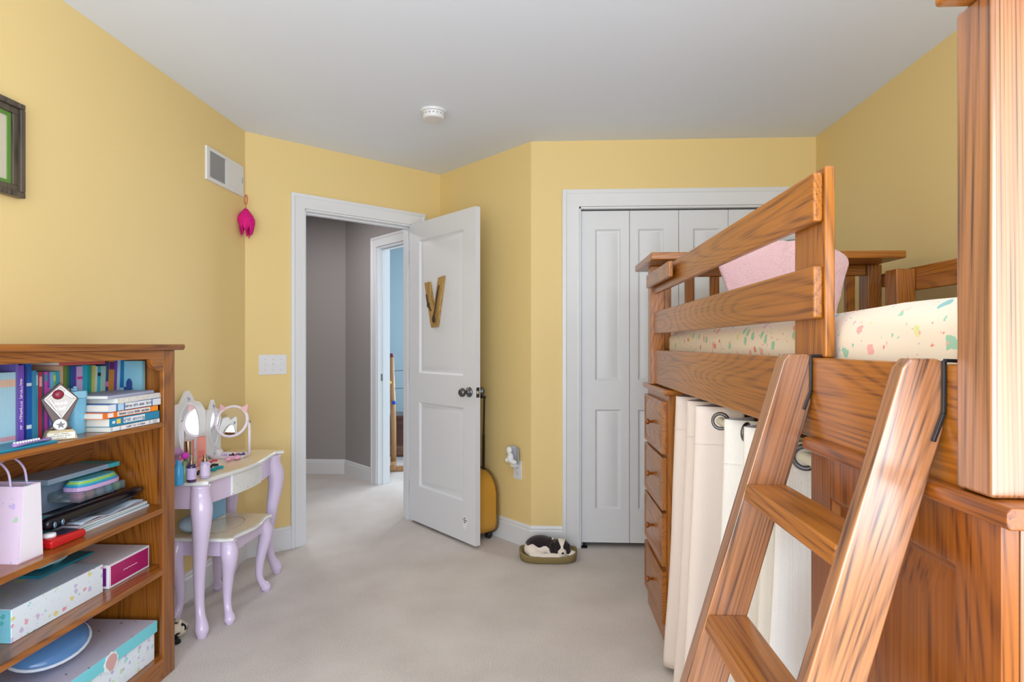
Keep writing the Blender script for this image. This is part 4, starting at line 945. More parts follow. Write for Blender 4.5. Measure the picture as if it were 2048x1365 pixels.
# spotted toy by the bookcase foot
ct = thing('plush_toy', 'small black and cream spotted plush on the carpet behind the bookcase corner', 'plush toy', (-1.49, 2.47, 0))
spot = mat('spotted_plush', srgb(225, 212, 190), .9); nt = spot.node_tree
v_ = nt.nodes.new('ShaderNodeTexNoise'); v_.inputs['Scale'].default_value = 26; v_.inputs['Detail'].default_value = 1
tcn = nt.nodes.new('ShaderNodeTexCoord'); nt.links.new(tcn.outputs['Object'], v_.inputs['Vector'])
r_ = ramp(nt, [(0, srgb(25, 22, 22)), (.46, srgb(25, 22, 22)), (.50, srgb(225, 212, 190))]); nt.links.new(v_.outputs[0], r_.inputs[0]); nt.links.new(r_.outputs[0], nt.nodes['Principled BSDF'].inputs['Base Color'])
bm = bmesh.new(); ell(bm, (-1.522, 2.455, .036), (.044, .050, .036), 24, None, .010, 22); ell(bm, (-1.502, 2.415, .056), (.028, .026, .025), 18, None, .006, 30); ell(bm, (-1.488, 2.425, .078), (.008, .008, .013), 10); ell(bm, (-1.520, 2.405, .078), (.008, .008, .013), 10)
ell(bm, (-1.485, 2.40, .012), (.018, .012, .012), 12); ell(bm, (-1.515, 2.385, .012), (.018, .012, .012), 12)
obj('plush_body', bm, spot, ct, smooth=True)
# ------------------------------------------------------------------ vanity
LAV = mat('lavender_enamel', srgb(222, 205, 232), .22, coat=.4)
CRE = mat('cream_enamel', srgb(238, 218, 184), .25, coat=.3)
WHE = mat('white_enamel', srgb(232, 232, 230), .25, coat=.3)
def cab_leg(top, x, y, dx, dy, k=1.0):
    """cabriole leg: knee swells outward, ankle draws in, foot turns out"""
    bm = bmesh.new()
    prof = [(1.0, .0, .027), (.93, .0, .028), (.84, .008, .031), (.74, .008, .027), (.58, -.002, .0215), (.40, -.011, .0175), (.24, -.012, .0145), (.14, -.004, .0145), (.085, .006, .018), (.05, .011, .020), (.02, .012, .016), (.0, .012, .013)]
    P = bend([(x + dx * o * k * 1.5, y + dy * o * k * 1.5, top * z) for z, o, r in prof], 4)
    rr = bend([(r, 0, 0) for z, o, r in prof], 4)
    tube(bm, P, [max(.008, q.x * k * 1.24) for q in rr], 14)
    return bm
vn = thing('vanity_table', 'small lavender and cream dressing table with cabriole legs and drawer', 'vanity table', (-1.54, 2.815, 0))
VT = .655; vy0, vy1 = 2.43, 3.205
def serp(t): return -1.372 - .0 + .030 * math.sin((t - .5) * 2 * math.pi * 1.0 - math.pi / 2) * -1 * .5
def front(y, x0=-1.385, amp=.022):
    t = (y - vy0) / (vy1 - vy0); return x0 + amp * math.cos((t - .5) * 2 * math.pi) * (1 if .0 < t < 1 else 1)
outl = [(-1.680, vy0), (-1.405, vy0), (-1.378, vy0 + .02)] + [(front(y_), y_) for y_ in [vy0 + .05 + (vy1 - vy0 - .10) * k / 24 for k in range(25)]] + [(-1.378, vy1 - .02), (-1.405, vy1), (-1.680, vy1)]
bm = bmesh.new(); prism(bm, outl, 'z', VT - .018, VT - .001); obj('tabletop', bm, WHE, vn, bev=.004, label='white moulded edge')
sc_ = lambda p: (-1.54 + (p[0] + 1.54) * .955, 2.8175 + (p[1] - 2.8175) * .975)
bm = bmesh.new(); prism(bm, [sc_(p) for p in outl], 'z', VT - .0012, VT); obj('top_inlay', bm, CRE, vn, label='cream painted top')
for (x, y, dx, dy) in ((-1.428, 2.475, .7, -.7), (-1.428, 3.160, .7, .7), (-1.655, 2.475, 0, -.7), (-1.655, 3.160, 0, .7)):
    obj('leg', cab_leg(VT - .02, x, y, dx, dy, 1.12), LAV, vn, smooth=True)
def apron_f(zlo):
    bm = bmesh.new(); n = 24; ya_, yb_ = vy0 + .075, vy1 - .075
    Ys = [ya_ + (yb_ - ya_) * k / n for k in range(n + 1)]
    for k in range(n):
        a, b = Ys[k], Ys[k + 1]; fa, fb_ = front(a) - .022, front(b) - .022
        vs = [bm.verts.new(v) for v in ((fa, a, zlo), (fb_, b, zlo), (fb_, b, VT - .018), (fa, a, VT - .018), (fa - .015, a, zlo), (fb_ - .015, b, zlo), (fb_ - .015, b, VT - .018), (fa - .015, a, VT - .018))]
        for f in ((0, 1, 2, 3), (7, 6, 5, 4), (4, 5, 1, 0), (3, 2, 6, 7)): bm.faces.new([vs[i] for i in f])
        if k == 0: bm.faces.new([vs[i] for i in (0, 3, 7, 4)])
        if k == n - 1: bm.faces.new([vs[i] for i in (1, 5, 6, 2)])
    bmesh.ops.remove_doubles(bm, verts=bm.verts, dist=1e-5)
    return bm
obj('front_apron', apron_f(VT - .116), LAV, vn, smooth=False)
for y in (2.462, 3.158): board('side_apron', LAV, vn, -1.655, -1.435, y, y + .016, VT - .122, VT - .018, .002)
board('back_apron', LAV, vn, -1.668, -1.655, 2.47, 3.16, VT - .122, VT - .018, .002)
flowm = pattern('flower_print_white', srgb(232, 232, 228), [srgb(200, 190, 210), srgb(205, 215, 170), srgb(215, 190, 190)], 34, .17, .3)
bm = bmesh.new(); n = 12; ya_, yb_ = 2.665, 2.925
for k in range(n):
    a, b = ya_ + (yb_ - ya_) * k / n, ya_ + (yb_ - ya_) * (k + 1) / n; fa, fb_ = front(a) - .021, front(b) - .021
    vs = [bm.verts.new(v) for v in ((fa, a, VT - .112), (fb_, b, VT - .112), (fb_, b, VT - .019), (fa, a, VT - .019), (fa + .010, a, VT - .112), (fb_ + .010, b, VT - .112), (fb_ + .010, b, VT - .019), (fa + .010, a, VT - .019))]
    for f in ((4, 5, 6, 7), (0, 3, 2, 1), (0, 1, 5, 4), (3, 7, 6, 2)): bm.faces.new([vs[i] for i in f])
    if k == 0: bm.faces.new([vs[i] for i in (0, 4, 7, 3)])
    if k == n - 1: bm.faces.new([vs[i] for i in (1, 2, 6, 5)])
bmesh.ops.remove_doubles(bm, verts=bm.verts, dist=1e-5); dw_ = obj('drawer', bm, flowm, vn, label='white drawer front with painted flowers')
# trifold mirror: scalloped arched boards with oval glasses
def mirror_board(w_, h_, frame, name, oval):
    o_ = []
    n = 16
    for k in range(n + 1):      # scalloped outline: shoulder lobes and a centre lobe
        t = -1 + 2 * k / n
        zz = h_ * (.72 + .19 * math.cos(t * math.pi / 2)) + (.09 * h_ * max(0, 1 - abs(t) / .30) ** .5 if abs(t) < .30 else 0) + .02 * h_ * math.cos(t * 9)
        o_.append((t * w_ / 2, zz))
    o_ = [(-w_ / 2, 0)] + o_ + [(w_ / 2, 0)]
    bm = bmesh.new(); prism(bm, o_, 'y', -.009, .009)
    b = obj(name, bm, WHE, vn, frame=frame, bev=.003)
    ow, oh, oz = oval
    bm = bmesh.new(); tube(bm, [Vector((ow * math.cos(R(t)), -.010, oz + oh * math.sin(R(t)))) for t in range(0, 361, 10)], .004, 8, caps=False); obj('oval_rim', bm, WHE, b, frame=frame, smooth=True)
    bm = bmesh.new(); prism(bm, [(ow * math.cos(R(t)), oz + oh * math.sin(R(t))) for t in range(0, 360, 10)], 'y', -.0112, -.0092); obj('mirror_glass', bm, MIRROR, b, frame=frame)
    bm = bmesh.new(); ell(bm, (0, -.010, oz + oh + .022), (.012, .0015, .006), 10, Matrix.Rotation(R(35), 3, 'Y')); ell(bm, (.004, -.010, oz + oh + .018), (.010, .0015, .005), 10, Matrix.Rotation(R(-40), 3, 'Y')); obj('painted_flower', bm, C('lilac print', (170, 165, 195)), b, frame=frame)
FM = lambda y, a, x=-1.662: Matrix.Translation((x, y, VT)) @ Matrix.Rotation(R(90) + a, 4, 'Z')
mirror_board(.29, .345, FM(2.765, 0), 'mirror_board', (.085, .125, .165))
mirror_board(.13, .285, Matrix.Translation((-1.662, 2.912, VT)) @ Matrix.Rotation(R(90) - R(3), 4, 'Z') @ Matrix.Translation((.065, 0, 0)), 'mirror_board', (.036, .09, .145))
mirror_board(.13, .285, Matrix.Translation((-1.662, 2.618, VT)) @ Matrix.Rotation(R(90) + R(3), 4, 'Z') @ Matrix.Translation((-.065, 0, 0)), 'mirror_board', (.036, .09, .145))
# stool
sl_ = thing('stool', 'small lavender stool with cream seat tucked under the dressing table', 'stool', (-1.49, 2.765, 0))
ST = .378
so = [(-1.635, 2.562), (-1.365, 2.562), (-1.338, 2.578)] + [(-1.334 + .012 * math.cos((k / 16 - .5) * 2 * math.pi), 2.60 + .33 * k / 16) for k in range(17)] + [(-1.338, 2.952), (-1.365, 2.968), (-1.635, 2.968)]
bm = bmesh.new(); prism(bm, so, 'z', ST - .015, ST - .001); obj('seat', bm, WHE, sl_, bev=.004, label='white moulded seat edge')
bm = bmesh.new(); prism(bm, [(-1.49 + (p[0] + 1.49) * .93, 2.765 + (p[1] - 2.765) * .95) for p in so], 'z', ST - .0012, ST); si = obj('seat_inlay', bm, CRE, sl_, label='cream seat top with painted wreath')
bm = bmesh.new()
tube(bm, [Vector((-1.49 + .085 * math.cos(R(t)), 2.765 + .13 * math.sin(R(t)), ST + .0005)) for t in range(0, 361, 12)], .0016, 5, caps=False)
for t in range(0, 360, 24): ell(bm, (-1.49 + .085 * math.cos(R(t)), 2.765 + .13 * math.sin(R(t)), ST + .001), (.007, .005, .0008), 8, Matrix.Rotation(R(t * 3), 3, 'Z'))
obj('painted_wreath', bm, C('wreath taupe', (178, 158, 140)), si)
for (x, y, dx, dy) in ((-1.375, 2.602, .7, -.7), (-1.375, 2.930, .7, .7), (-1.605, 2.600, -.3, -.7), (-1.605, 2.930, -.3, .7)):
    obj('leg', cab_leg(ST - .015, x, y, dx, dy, .95), LAV, sl_, smooth=True)
for y in (2.590, 2.926): board('side_apron', LAV, sl_, -1.605, -1.375, y, y + .014, ST - .085, ST - .015, .002)
board('front_apron', LAV, sl_, -1.378, -1.360, 2.62, 2.91, ST - .075, ST - .015, .002)
board('back_apron', LAV, sl_, -1.62, -1.605, 2.62, 2.91, ST - .075, ST - .015, .002)
bx_ = thing('box', 'pale blue box with pink edge standing on the back of the stool', 'box', (-1.60, 2.90, ST))
obj('box_body', box(-1.636, -1.575, 2.815, 2.955, ST + .0005, ST + .115), C('sky card', (130, 185, 222), .4), bx_, bev=.002)
obj('pink_edge', box(-1.636, -1.574, 2.795, 2.8148, ST + .0005, ST + .115), C('pink card', (215, 175, 200), .4), bx_, bev=.001)
bw = thing('cushion', 'pale blue round cushion lying on the near end of the stool', 'cushion', (-1.58, 2.64, ST))
obj('cushion_body', ell(bmesh.new(), (-1.565, 2.655, ST + .040), (.058, .070, .037), 20), C('pale blue cloth', (188, 214, 232), .7), bw, smooth=True)

# cat ear mirror with tray
cmx, cmy = -1.565, 2.965
cmr = math.atan2(-1.565 * .75, 2.965) * -1
cmt = thing('tabletop_mirror', 'white round tabletop mirror with pink cat ears on a tray base', 'mirror', (cmx, cmy, VT), (0, 0, R(3)))
pw = C('glossy white pink', (238, 228, 238), .3)
bm = bmesh.new(); n = 28; tr_ = lambda s, z: [(s * (.094 * math.copysign(abs(math.cos(a)) ** .5, math.cos(a))), s * (.052 * math.copysign(abs(math.sin(a)) ** .5, math.sin(a)))) for a in [2 * math.pi * k / n for k in range(n)]]
rings = []
for s, z in ((.86, .001), (1.0, .018), (.96, .018), (.84, .006)): rings.append([bm.verts.new((p[0], p[1], z)) for p in tr_(s, z)])
for a, b in zip(rings, rings[1:]):
    for k in range(n): bm.faces.new((a[k], a[(k + 1) % n], b[(k + 1) % n], b[k]))
bm.faces.new(rings[0][::-1]); bm.faces.new(rings[-1]); obj('tray', bm, pw, cmt, local=True, smooth=False, bev=.001)
for s in (-1, 1):
    bm = bmesh.new(); tube(bm, [(s * .086, .035, .008), (s * .087, .035, .10), (s * .087, .03, .178)], [.007, .007, .006], 10); obj('upright', bm, pw, cmt, local=True, smooth=True)
    bm = bmesh.new(); tube(bm, [(s * .080, .03, .175), (s * .096, .03, .175)], .005, 10); obj('pivot_screw', bm, C('dusty purple', (140, 110, 130)), cmt, local=True)
    TILT = WM[cmt] @ Matrix.Translation((0, .03, .178)) @ Matrix.Rotation(R(-20), 4, 'X') @ Matrix.Translation((0, -.03, -.178))
    bm = bmesh.new(); prism(bm, [(s * .030, .245), (s * .070, .218), (s * .072, .268)], 'y', .024, .034); obj('cat_ear', bm, C('cat ear pink', (240, 190, 195), .4), cmt, frame=TILT, bev=.003)
bm = bmesh.new(); tube(bm, [Vector((.077 * math.cos(R(t)), .03, .178 + .077 * math.sin(R(t)))) for t in range(0, 361, 8)], .006, 10, caps=False, flat=1.3); mr_ = obj('mirror_rim', bm, pw, cmt, frame=TILT, smooth=True)
bm = bmesh.new(); prism(bm, [(.073 * math.cos(R(t)), .178 + .073 * math.sin(R(t))) for t in range(0, 360, 8)], 'y', .026, .034); obj('mirror_glass', bm, MIRROR, mr_, frame=TILT)
TW = WM[cmt]
jar = thing('cosmetic_jar', 'small white jar on the tray of the cat ear mirror', 'jar', TW @ Vector((-.045, -.012, .007)))
obj('jar_body', lathe(bmesh.new(), [(.016, 0), (.019, .004), (.019, .028), (.017, .030), (.017, .036), (.003, .037)], TW @ Vector((-.045, -.012, .0065)), 20), C('jar white', (232, 226, 228), .3), jar, smooth=False, bev=.001)
random.seed(11)
for k, (x, y, c, lab) in enumerate(((.018, -.01, (60, 40, 60), 'dark purple bead hair tie on the mirror tray'), (.036, .0, (225, 110, 130), 'rose pink bead hair tie on the mirror tray'), (.052, -.012, (60, 110, 130), 'slate teal bead hair tie on the mirror tray'), (.064, .005, (90, 60, 120), 'violet bead hair tie at the end of the mirror tray'), (-.014, -.02, (200, 170, 220), 'lilac bead hair tie next to the white jar'))):
    t_ = thing('hair_tie', lab, 'hair tie', TW @ Vector((x, y, .007)))
    bm = bmesh.new(); cc = TW @ Vector((x, y, .014)); tube(bm, [cc + Vector((.010 * math.cos(R(a)), .010 * math.sin(R(a)), .002 * math.sin(R(a * 2)))) for a in range(0, 361, 30)], .0042, 7, caps=False)
    ell(bm, cc + Vector((.008, -.004, .006)), (.006, .006, .006), 10); obj('tie_loop', bm, C('tie %d' % k, c, .4), t_, smooth=True)
bow = thing('hair_bow', 'pink bow leaning on the front of the mirror tray', 'hair bow', (-1.50, 2.885, VT))
bm = bmesh.new(); ell(bm, (-1.512, 2.862, VT + .013), (.014, .020, .011)); ell(bm, (-1.492, 2.905, VT + .013), (.014, .020, .011)); ell(bm, (-1.502, 2.884, VT + .013), (.006, .006, .007)); obj('bow_loops', bm, C('bow pink', (236, 170, 205), .5), bow, smooth=True)
# cosmetics on the table
def at_v(px, X): return Ycol(px, X)
def pump(px, X, r, h, body, cap, lab, lblc, nm='perfume_bottle'):
    y = at_v(px, X); t = thing(nm, lab, 'bottle', (X, y, VT))
    b = obj('bottle_body', lathe(bmesh.new(), [(r * .9, 0), (r, .004), (r, h * .60), (r * .85, h * .68), (r * .45, h * .72)], (X, y, VT + .0003), 24), body, t, smooth=True)
    obj('bottle_label', lathe(bmesh.new(), [(r + .0004, h * .12), (r + .0005, h * .56)], (X, y, VT), 24), lblc, b)
    obj('pump_cap', lathe(bmesh.new(), [(r * .62, h * .70), (r * .62, h * .82), (r * .35, h * .83), (r * .35, h * .98), (r * .2, h)], (X, y, VT), 20), cap, t, smooth=False, bev=.0006)
gold = mat('pale_gold_metal', (.60, .48, .38), .2, metal=1)
lil = C('lilac label', (205, 188, 226), .35)
pump(383, -1.44, .0185, .105, C('dark violet glass', (70, 50, 90), .15), gold, 'dark bodied spray bottle with lilac label on the dressing table edge', lil)
pump(410, -1.425, .0195, .100, C('pale lilac glass', (190, 180, 215), .15), gold, 'pale lilac spray bottle with silver cap nearest the table front', C('lilac label light', (216, 200, 228), .35))
t = thing('perfume_bottle', 'tall bottle with gold cap behind the lilac spray bottles', 'bottle', (-1.52, at_v(376, -1.52), VT)); y = at_v(376, -1.52)
obj('bottle_body', lathe(bmesh.new(), [(.016, 0), (.017, .004), (.017, .085), (.012, .095)], (-1.52, y, VT + .0003), 20), C('amber green glass', (120, 150, 110), .15), t, smooth=True)
obj('gold_cap', lathe(bmesh.new(), [(.0155, .094), (.0155, .150), (.014, .152)], (-1.52, y, VT), 20), gold, t, bev=.0006)
t = thing('lotion_bottle', 'bright blue lotion bottle against the bookcase side of the dressing table', 'bottle', (-1.46, at_v(357, -1.46), VT)); y = at_v(357, -1.46)
obj('bottle_body', lathe(bmesh.new(), [(.017, 0), (.019, .004), (.018, .07), (.010, .084), (.010, .098)], (-1.46, y, VT + .0003), 20), C('bottle cyan', (70, 165, 220), .2), t, smooth=True)
t = thing('lotion_bottle', 'small green glass bottle between the blue bottle and the dark one', 'bottle', (-1.47, at_v(369, -1.47), VT)); y = at_v(369, -1.47)
obj('bottle_body', lathe(bmesh.new(), [(.014, 0), (.015, .004), (.015, .06), (.008, .072), (.008, .085)], (-1.47, y, VT + .0003), 20), C('sage green glass', (120, 150, 110), .2), t, smooth=True)
for px, X, c, lab in ((379, -1.585, (222, 130, 115), 'coral carton in front of the arched mirror, nearer the bookcase'), (403, -1.585, (238, 145, 128), 'lighter coral carton in front of the arched mirror, nearer the cat mirror')):
    y = at_v(px, X); t = thing('carton', lab, 'carton', (X, y, VT), (0, 0, R(30)))
    obj('carton_body', (lambda q: (bx(q, -.019, .019, -.014, .014, .0004, .136), q)[1])(bmesh.new()), C('carton %d' % c[1], c, .4), t, local=True, bev=.001)
    obj('carton_label', (lambda q: (bx(q, -.012, .012, -.0146, -.014, .04, .075), q)[1])(bmesh.new()), C('carton mark', (230, 120, 105), .4), t, local=True)
t = thing('makeup_brush', 'round magenta brush and pink handle leaning among the bottles', 'brush', (-1.475, at_v(365, -1.475), VT)); y = at_v(368, -1.475)
bm = bmesh.new(); tube(bm, [(-1.47, at_v(352, -1.47), VT + .045), (-1.477, at_v(364, -1.477), VT + .10)], .0045, 8); obj('brush_handle', bm, C('hot pink plastic', (240, 90, 170), .3), t, smooth=True)
obj('brush_head', ell(bmesh.new(), (-1.478, at_v(370, -1.478), VT + .104), (.016, .016, .015)), C('magenta bristle', (205, 60, 190), .7), t, smooth=True)
for k, (px, X, dz, s, c, lab) in enumerate(((432, -1.470, 0, 1, (20, 150, 165), 'turquoise hair bow lying at the front of the dressing table'), (425, -1.49, .012, .8, (14, 16, 30), 'black hair bow on the turquoise one'), (398, -1.50, 0, .9, (20, 26, 60), 'navy hair bow behind the spray bottles'), (425, -1.525, .02, .7, (220, 60, 100), 'red pink hair bow behind the black one'))):
    y = at_v(px, X); t = thing('hair_bow', lab, 'hair bow', (X, y, VT + dz))
    bm = bmesh.new()
    for sg in (-1, 1):
        prism(bm, [(X, y), (X + .018 * s, y + sg * .034 * s), (X - .016 * s, y + sg * .036 * s)], 'z', VT + dz + .0006, VT + dz + .012 * s)
    ell(bm, (X, y, VT + dz + .009 * s), (.008 * s, .007 * s, .008 * s), 10); obj('bow_fabric', bm, C('bow %d' % k, c, .6), t, bev=.002)
t = thing('plastic_toy', 'lilac plastic toy edge beside the arched mirror', 'toy', (-1.60, at_v(352, -1.60), VT))
y = at_v(354, -1.60); bm = bmesh.new(); lathe(bm, [(.020, 0), (.018, .05), (.008, .075), (.022, .080), (.030, .095), (.010, .112)], (-1.60, y, VT + .0003), 20); obj('toy_body', bm, C('toy lilac', (205, 160, 215), .35), t, smooth=True)

# ------------------------------------------------------------------ suitcase behind the door
sx = frame_x(FS, 1008, L_=LS)
SC = FS @ Matrix.Translation((sx, -.03, 0))
sc = thing('suitcase', 'mustard yellow rolling suitcase with black telescopic handle behind the open door', 'suitcase', SC @ Vector((-.16, -.09, 0)))
mus = mat('mustard_shell', srgb(206, 150, 52), .5, bump=(220, .4, .001))
def rrect(w_, z0, z1, r, n=8):
    P = []
    for cx, cz, a0 in ((w_ - r, z1 - r, 0), (-w_ + r, z1 - r, 90), (-w_ + r * .5, z0 + r * .5, 180), (w_ - r * .5, z0 + r * .5, 270)):
        rr_ = r if a0 < 180 else r * .5
        for k in range(n + 1): P.append((cx + rr_ * math.cos(R(a0 + 90 * k / n)), cz + rr_ * math.sin(R(a0 + 90 * k / n))))
    return P
bm = bmesh.new(); prism(bm, [(p[0] - .165, p[1]) for p in rrect(.155, .035, .425, .15)], 'y', -.17, -.012); obj('shell', bm, mus, sc, frame=SC, bev=.02, seg=3)
bm = bmesh.new(); P = [Vector((p[0] - .165, -.012, p[1])) for p in rrect(.157, .033, .427, .15)]; tube(bm, P + [P[0]], .005, 8, caps=False); obj('trim_piping', bm, C('dark olive trim', (120, 98, 48)), sc, frame=SC, smooth=True)
for sx_ in (-.265, -.132):
    bm = bmesh.new(); tube(bm, [(sx_ , -.03, .40), (sx_ , -.028, .645)], .008, 8); tube(bm, [(sx_ , -.028, .64), (sx_ + .004, -.026, .885)], .0055, 8); obj('handle_rod', bm, BLACK, sc, frame=SC)
bm = bmesh.new(); tube(bm, [(-.275, -.03, .885), (-.118, -.03, .885)], .011, 10, flat=.8); obj('grip', bm, C('grip dark', (52, 46, 34)), sc, frame=SC, smooth=True)
for sx_ in (-.27, -.065):
    bm = bmesh.new(); tube(bm, [(sx_ - .012, -.045, .02), (sx_ + .012, -.045, .02)], .02, 16); bx(bm, sx_ - .016, sx_ + .016, -.06, -.025, .02, .04); obj('wheel', bm, BLACK, sc, frame=SC)
# golden panel standing behind
# ------------------------------------------------------------------ toy dog in its bed
pbx, pby = .035, 3.475
pbd = thing('toy_dog_bed', 'small olive brown oval pet bed on the carpet by the closet trim', 'pet bed', (pbx, pby, 0))
bed_m = mat('olive_knit', srgb(140, 122, 78), .95, bump=(260, .6, .003))
bm = bmesh.new()
def oval(s, sy, z): return [Vector((pbx + .165 * s * math.copysign(abs(math.cos(a)) ** .6, math.cos(a)), pby + .105 * sy * math.copysign(abs(math.sin(a)) ** .6, math.sin(a)), z + .016 * abs(math.cos(a)) ** 2)) for a in [2 * math.pi * k / 40 for k in range(40)]]
rings = []
for s, sy, z in ((.88, .92, .0), (.96, 1.0, .006), (1.0, 1.05, .030), (1.0, 1.05, .036), (.95, .98, .039), (.90, .90, .032), (.84, .84, .016)): rings.append([bm.verts.new((p.x, p.y, z if z == 0 else p.z - .01 + z - z if 0 else (z + (p.z - z) * (1 if z > .025 else 0)))) for p in oval(s, sy, z)])
for a, b in zip(rings, rings[1:]):
    for k in range(40): bm.faces.new((a[k], a[(k + 1) % 40], b[(k + 1) % 40], b[k]))
bm.faces.new(rings[0][::-1]); bm.faces.new(rings[-1]); obj('bed_shell', bm, bed_m, pbd, smooth=True)
dg = thing('toy_dog', 'sleeping black and white toy puppy curled in the small pet bed', 'toy dog', (pbx, pby, .017))
dm = mat('puppy_fur', srgb(240, 228, 215), .95, sheen=.3, bump=(300, .5, .001)); nt = dm.node_tree
tcn = nt.nodes.new('ShaderNodeTexCoord'); at = nt.nodes.new('ShaderNodeAttribute'); at.attribute_name = 'coat'; 
rr = ramp(nt, [(0, srgb(240, 228, 215)), (.48, srgb(240, 228, 215)), (.54, srgb(32, 20, 24))]); nt.links.new(at.outputs['Fac'], rr.inputs[0]); nt.links.new(rr.outputs[0], nt.nodes['Principled BSDF'].inputs['Base Color'])
bm = bmesh.new()
def blob(c, r, rot=None, seg=24): ell(bm, (pbx + c[0], pby + c[1], c[2]), r, seg, rot)
blob((-.045, .010, .070), (.088, .066, .056)); blob((-.088, -.012, .056), (.050, .058, .042)); blob((.005, .0, .070), (.055, .055, .050))
blob((.068, -.030, .078), (.052, .046, .044)); blob((.078, -.074, .058), (.024, .026, .021))      # head, muzzle
blob((.030, -.070, .036), (.080, .022, .017)); blob((.128, -.045, .044), (.030, .022, .018)); blob((-.065, -.062, .038), (.045, .030, .022)); blob((-.02, -.078, .030), (.040, .016, .014))
blob((.024, -.052, .078), (.017, .016, .032)); blob((.112, -.050, .074), (.014, .018, .030))     # ears
fur_o = obj('puppy_body', bm, dm, dg, smooth=True)
rm_ = fur_o.modifiers.new('remesh', 'REMESH'); rm_.mode = 'VOXEL'; rm_.voxel_size = .0035; rm_.use_smooth_shade = True
dep = bpy.context.evaluated_depsgraph_get(); ev = fur_o.evaluated_get(dep); nm_ = bpy.data.meshes.new_from_object(ev); fur_o.modifiers.clear(); fur_o.data = nm_
ca = nm_.attributes.new('coat', 'FLOAT', 'POINT')
W0 = WM[fur_o]
for i, v in enumerate(nm_.vertices):
    p = W0 @ v.co; x, y, z = p.x - pbx, p.y - pby, p.z
    val = 0
    if x < .022 and z > .080 - .10 * (x + .03) - (.014 if y > .0 else 0) - .006 * math.sin(x * 90): val = 1          # back saddle
    hx, hy, hz = (x - .068) / .056, (y + .030) / .052, (z - .078) / .049
    if x > .018 and (hx * hx + hy * hy + hz * hz) < 1.3 and z > .052 and (x > .03 or z < .112):
        val = 1
        if abs(x - .076) < .008 + .010 * max(0, (z - .095) / .02) and y < -.02: val = 0         # blaze
    if (x - .078) ** 2 + (y + .082) ** 2 * .8 + (z - .055) ** 2 < .026 ** 2: val = 0
    if (x - .024) ** 2 / .0004 + (y + .056) ** 2 / .0005 + (z - .078) ** 2 / .0012 < 1: val = 1
    if (x - .112) ** 2 / .0003 + (y + .054) ** 2 / .0005 + (z - .076) ** 2 / .0011 < 1: val = 1
    ca.data[i].value = val
for p in nm_.polygons: p.use_smooth = True
bm = bmesh.new(); ell(bm, (pbx + .080, pby - .100, .062), (.008, .005, .006), 12); obj('nose', bm, C('nose black', (18, 14, 16), .3), dg, smooth=True)

# ------------------------------------------------------------------ coat rack and chest in the blue room
def pos(px, Zc): 
    xc = (px - 1024) / 1214 * Zc; return Vector((xc * math.cos(YAW) - Zc * math.sin(YAW), xc * math.sin(YAW) + Zc * math.cos(YAW), 0))
cr = pos(787, 5.85)
rk = thing('coat_rack', 'wooden child coat rack with coloured knobs seen through the doorway', 'coat rack', cr)
pine = oak('pine_rack', 'z', (.50, .26, .10), (.34, .15, .05), 6, .5, 12)
bm = bmesh.new(); tube(bm, [cr + Vector((0, 0, .03)), cr + Vector((0, 0, .45)), cr + Vector((-.02, 0, 1.10))], [.028, .027, .024], 12); obj('pole', bm, pine, rk, smooth=True)
for a in (0, 90):
    bm = bmesh.new(); xf((bx(bm, -.19, .19, -.022, .022, 0, .05) and bm), Matrix.Translation(cr + Vector((0, 0, .0 if a == 0 else .051))) @ Matrix.Rotation(R(a + 12), 4, 'Z')); obj('foot', bm, pine, rk, bev=.006)
for z, a, c in ((.97, 10, None), (.80, 10, None), (.85, 250, (215, 180, 30)), (.66, 300, (20, 80, 190)), (.67, 200, (150, 150, 70))):
    bm = bmesh.new(); dv = Vector((math.cos(R(a)), math.sin(R(a)), 0))
    if c is None: tube(bm, [cr + Vector((-.012, 0, z)) - dv * .12, cr + Vector((-.012, 0, z)) + dv * .12], .004, 6); obj('peg', bm, C('grey blue peg', (90, 110, 140)), rk)
    else: tube(bm, [cr + Vector((-.01, 0, z)), cr + Vector((-.01, 0, z + .005)) + dv * .045], .008, 8); ell(bm, cr + Vector((-.01, 0, z + .006)) + dv * .05, (.02, .02, .02), 14); obj('peg_knob', bm, C('knob %d %d %d' % c, c, .35), rk, smooth=True)
bm = bmesh.new(); ell(bm, cr + Vector((-.02, 0, 1.115)), (.024, .024, .024), 16); obj('finial', bm, C('finial plum', (110, 40, 70), .35), rk, smooth=True)
ch = pos(806, 6.75); ch.x += .12
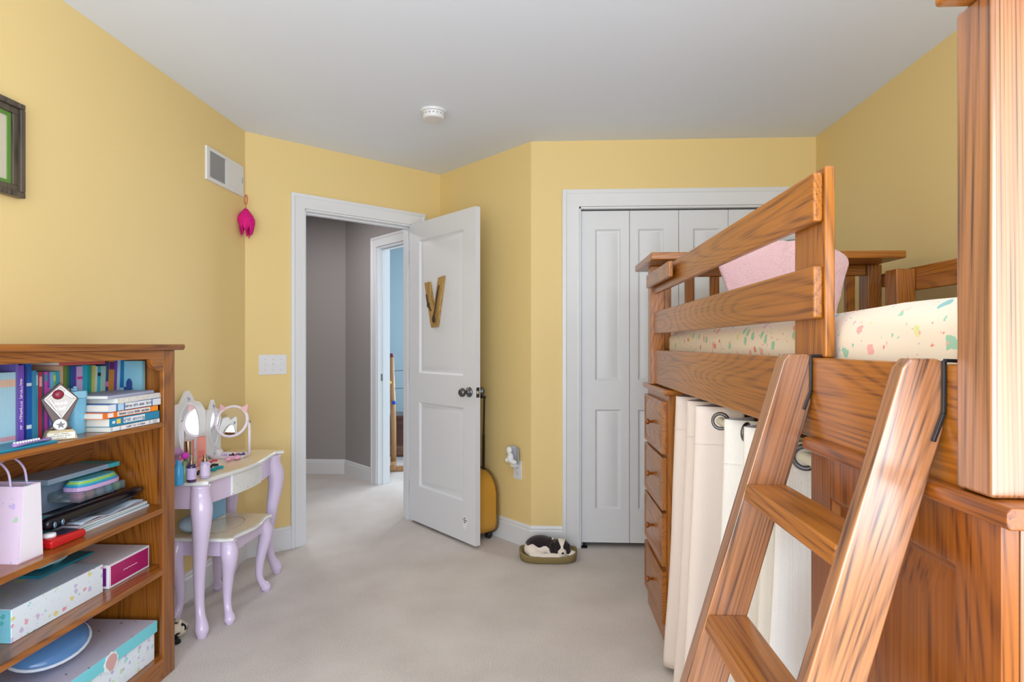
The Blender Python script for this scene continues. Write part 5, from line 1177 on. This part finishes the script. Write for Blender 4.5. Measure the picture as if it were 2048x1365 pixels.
cht = thing('chest', 'reddish brown wooden chest under a blue cloth in the blue room', 'chest', ch)
F_ = Matrix.Translation(ch)
bm = bmesh.new(); bx(bm, -.27, .3, -.15, .22, .0, .42); obj('chest_body', bm, oak('mahogany', 'x', (.16, .06, .04), (.07, .025, .018), 6, .4), cht, frame=F_, bev=.006)
bm = bmesh.new(); bx(bm, -.29, .32, -.17, .24, .42, .45); obj('chest_lid', bm, oak('mahogany_lid', 'x', (.16, .06, .04), (.07, .025, .018), 6, .4), cht, frame=F_, bev=.006)
bm = bmesh.new(); bx(bm, -.25, .28, -.154, -.150, .03, .12); obj('base_band', bm, oak('band_wood', 'x', (.28, .13, .07), (.15, .06, .03), 6, .4), cht, frame=F_)
cl_ = thing('folded_cloth', 'blue grey folded cloth heaped on the chest', 'cloth', ch + Vector((.05, 0, .45)))
obj('cloth_heap', ell(bmesh.new(), ch + Vector((.08, .03, .512)), (.20, .15, .058), 20, None, .02, 9), C('blue grey cloth', (110, 135, 175), .9), cl_, smooth=True)
bk_ = thing('basket', 'dark teal fabric bin left of the chest in the blue room', 'bin', ch + Vector((-.42, .1, 0)))
obj('bin_body', (lambda q: (bx(q, -.12, .10, -.12, .12, .0, .40), q)[1])(bmesh.new()), C('dark teal bin', (30, 75, 85), .8), bk_, frame=Matrix.Translation(ch + Vector((-.42, .1, 0))), bev=.02)

# ------------------------------------------------------------------ ceiling lamp added out of view to fill the room with light
cpos = Vector((-.1, .75, H))
cl2 = thing('added_ceiling_lamp', 'round frosted ceiling lamp added out of view as fill light', 'ceiling lamp', cpos)
obj('lamp_base', lathe(bmesh.new(), [(.16, -.015), (.165, 0)], cpos, 32), STEEL, cl2)
gm = mat('lit_frosted_glass', (.9, .9, .88), .4); gm.node_tree.nodes['Principled BSDF'].inputs['Emission Color'].default_value = (1, .95, .9, 1); gm.node_tree.nodes['Principled BSDF'].inputs['Emission Strength'].default_value = 9
obj('glass_shade', lathe(bmesh.new(), [(.02, -.10), (.08, -.092), (.125, -.065), (.148, -.016)], cpos, 32), gm, cl2, smooth=True)
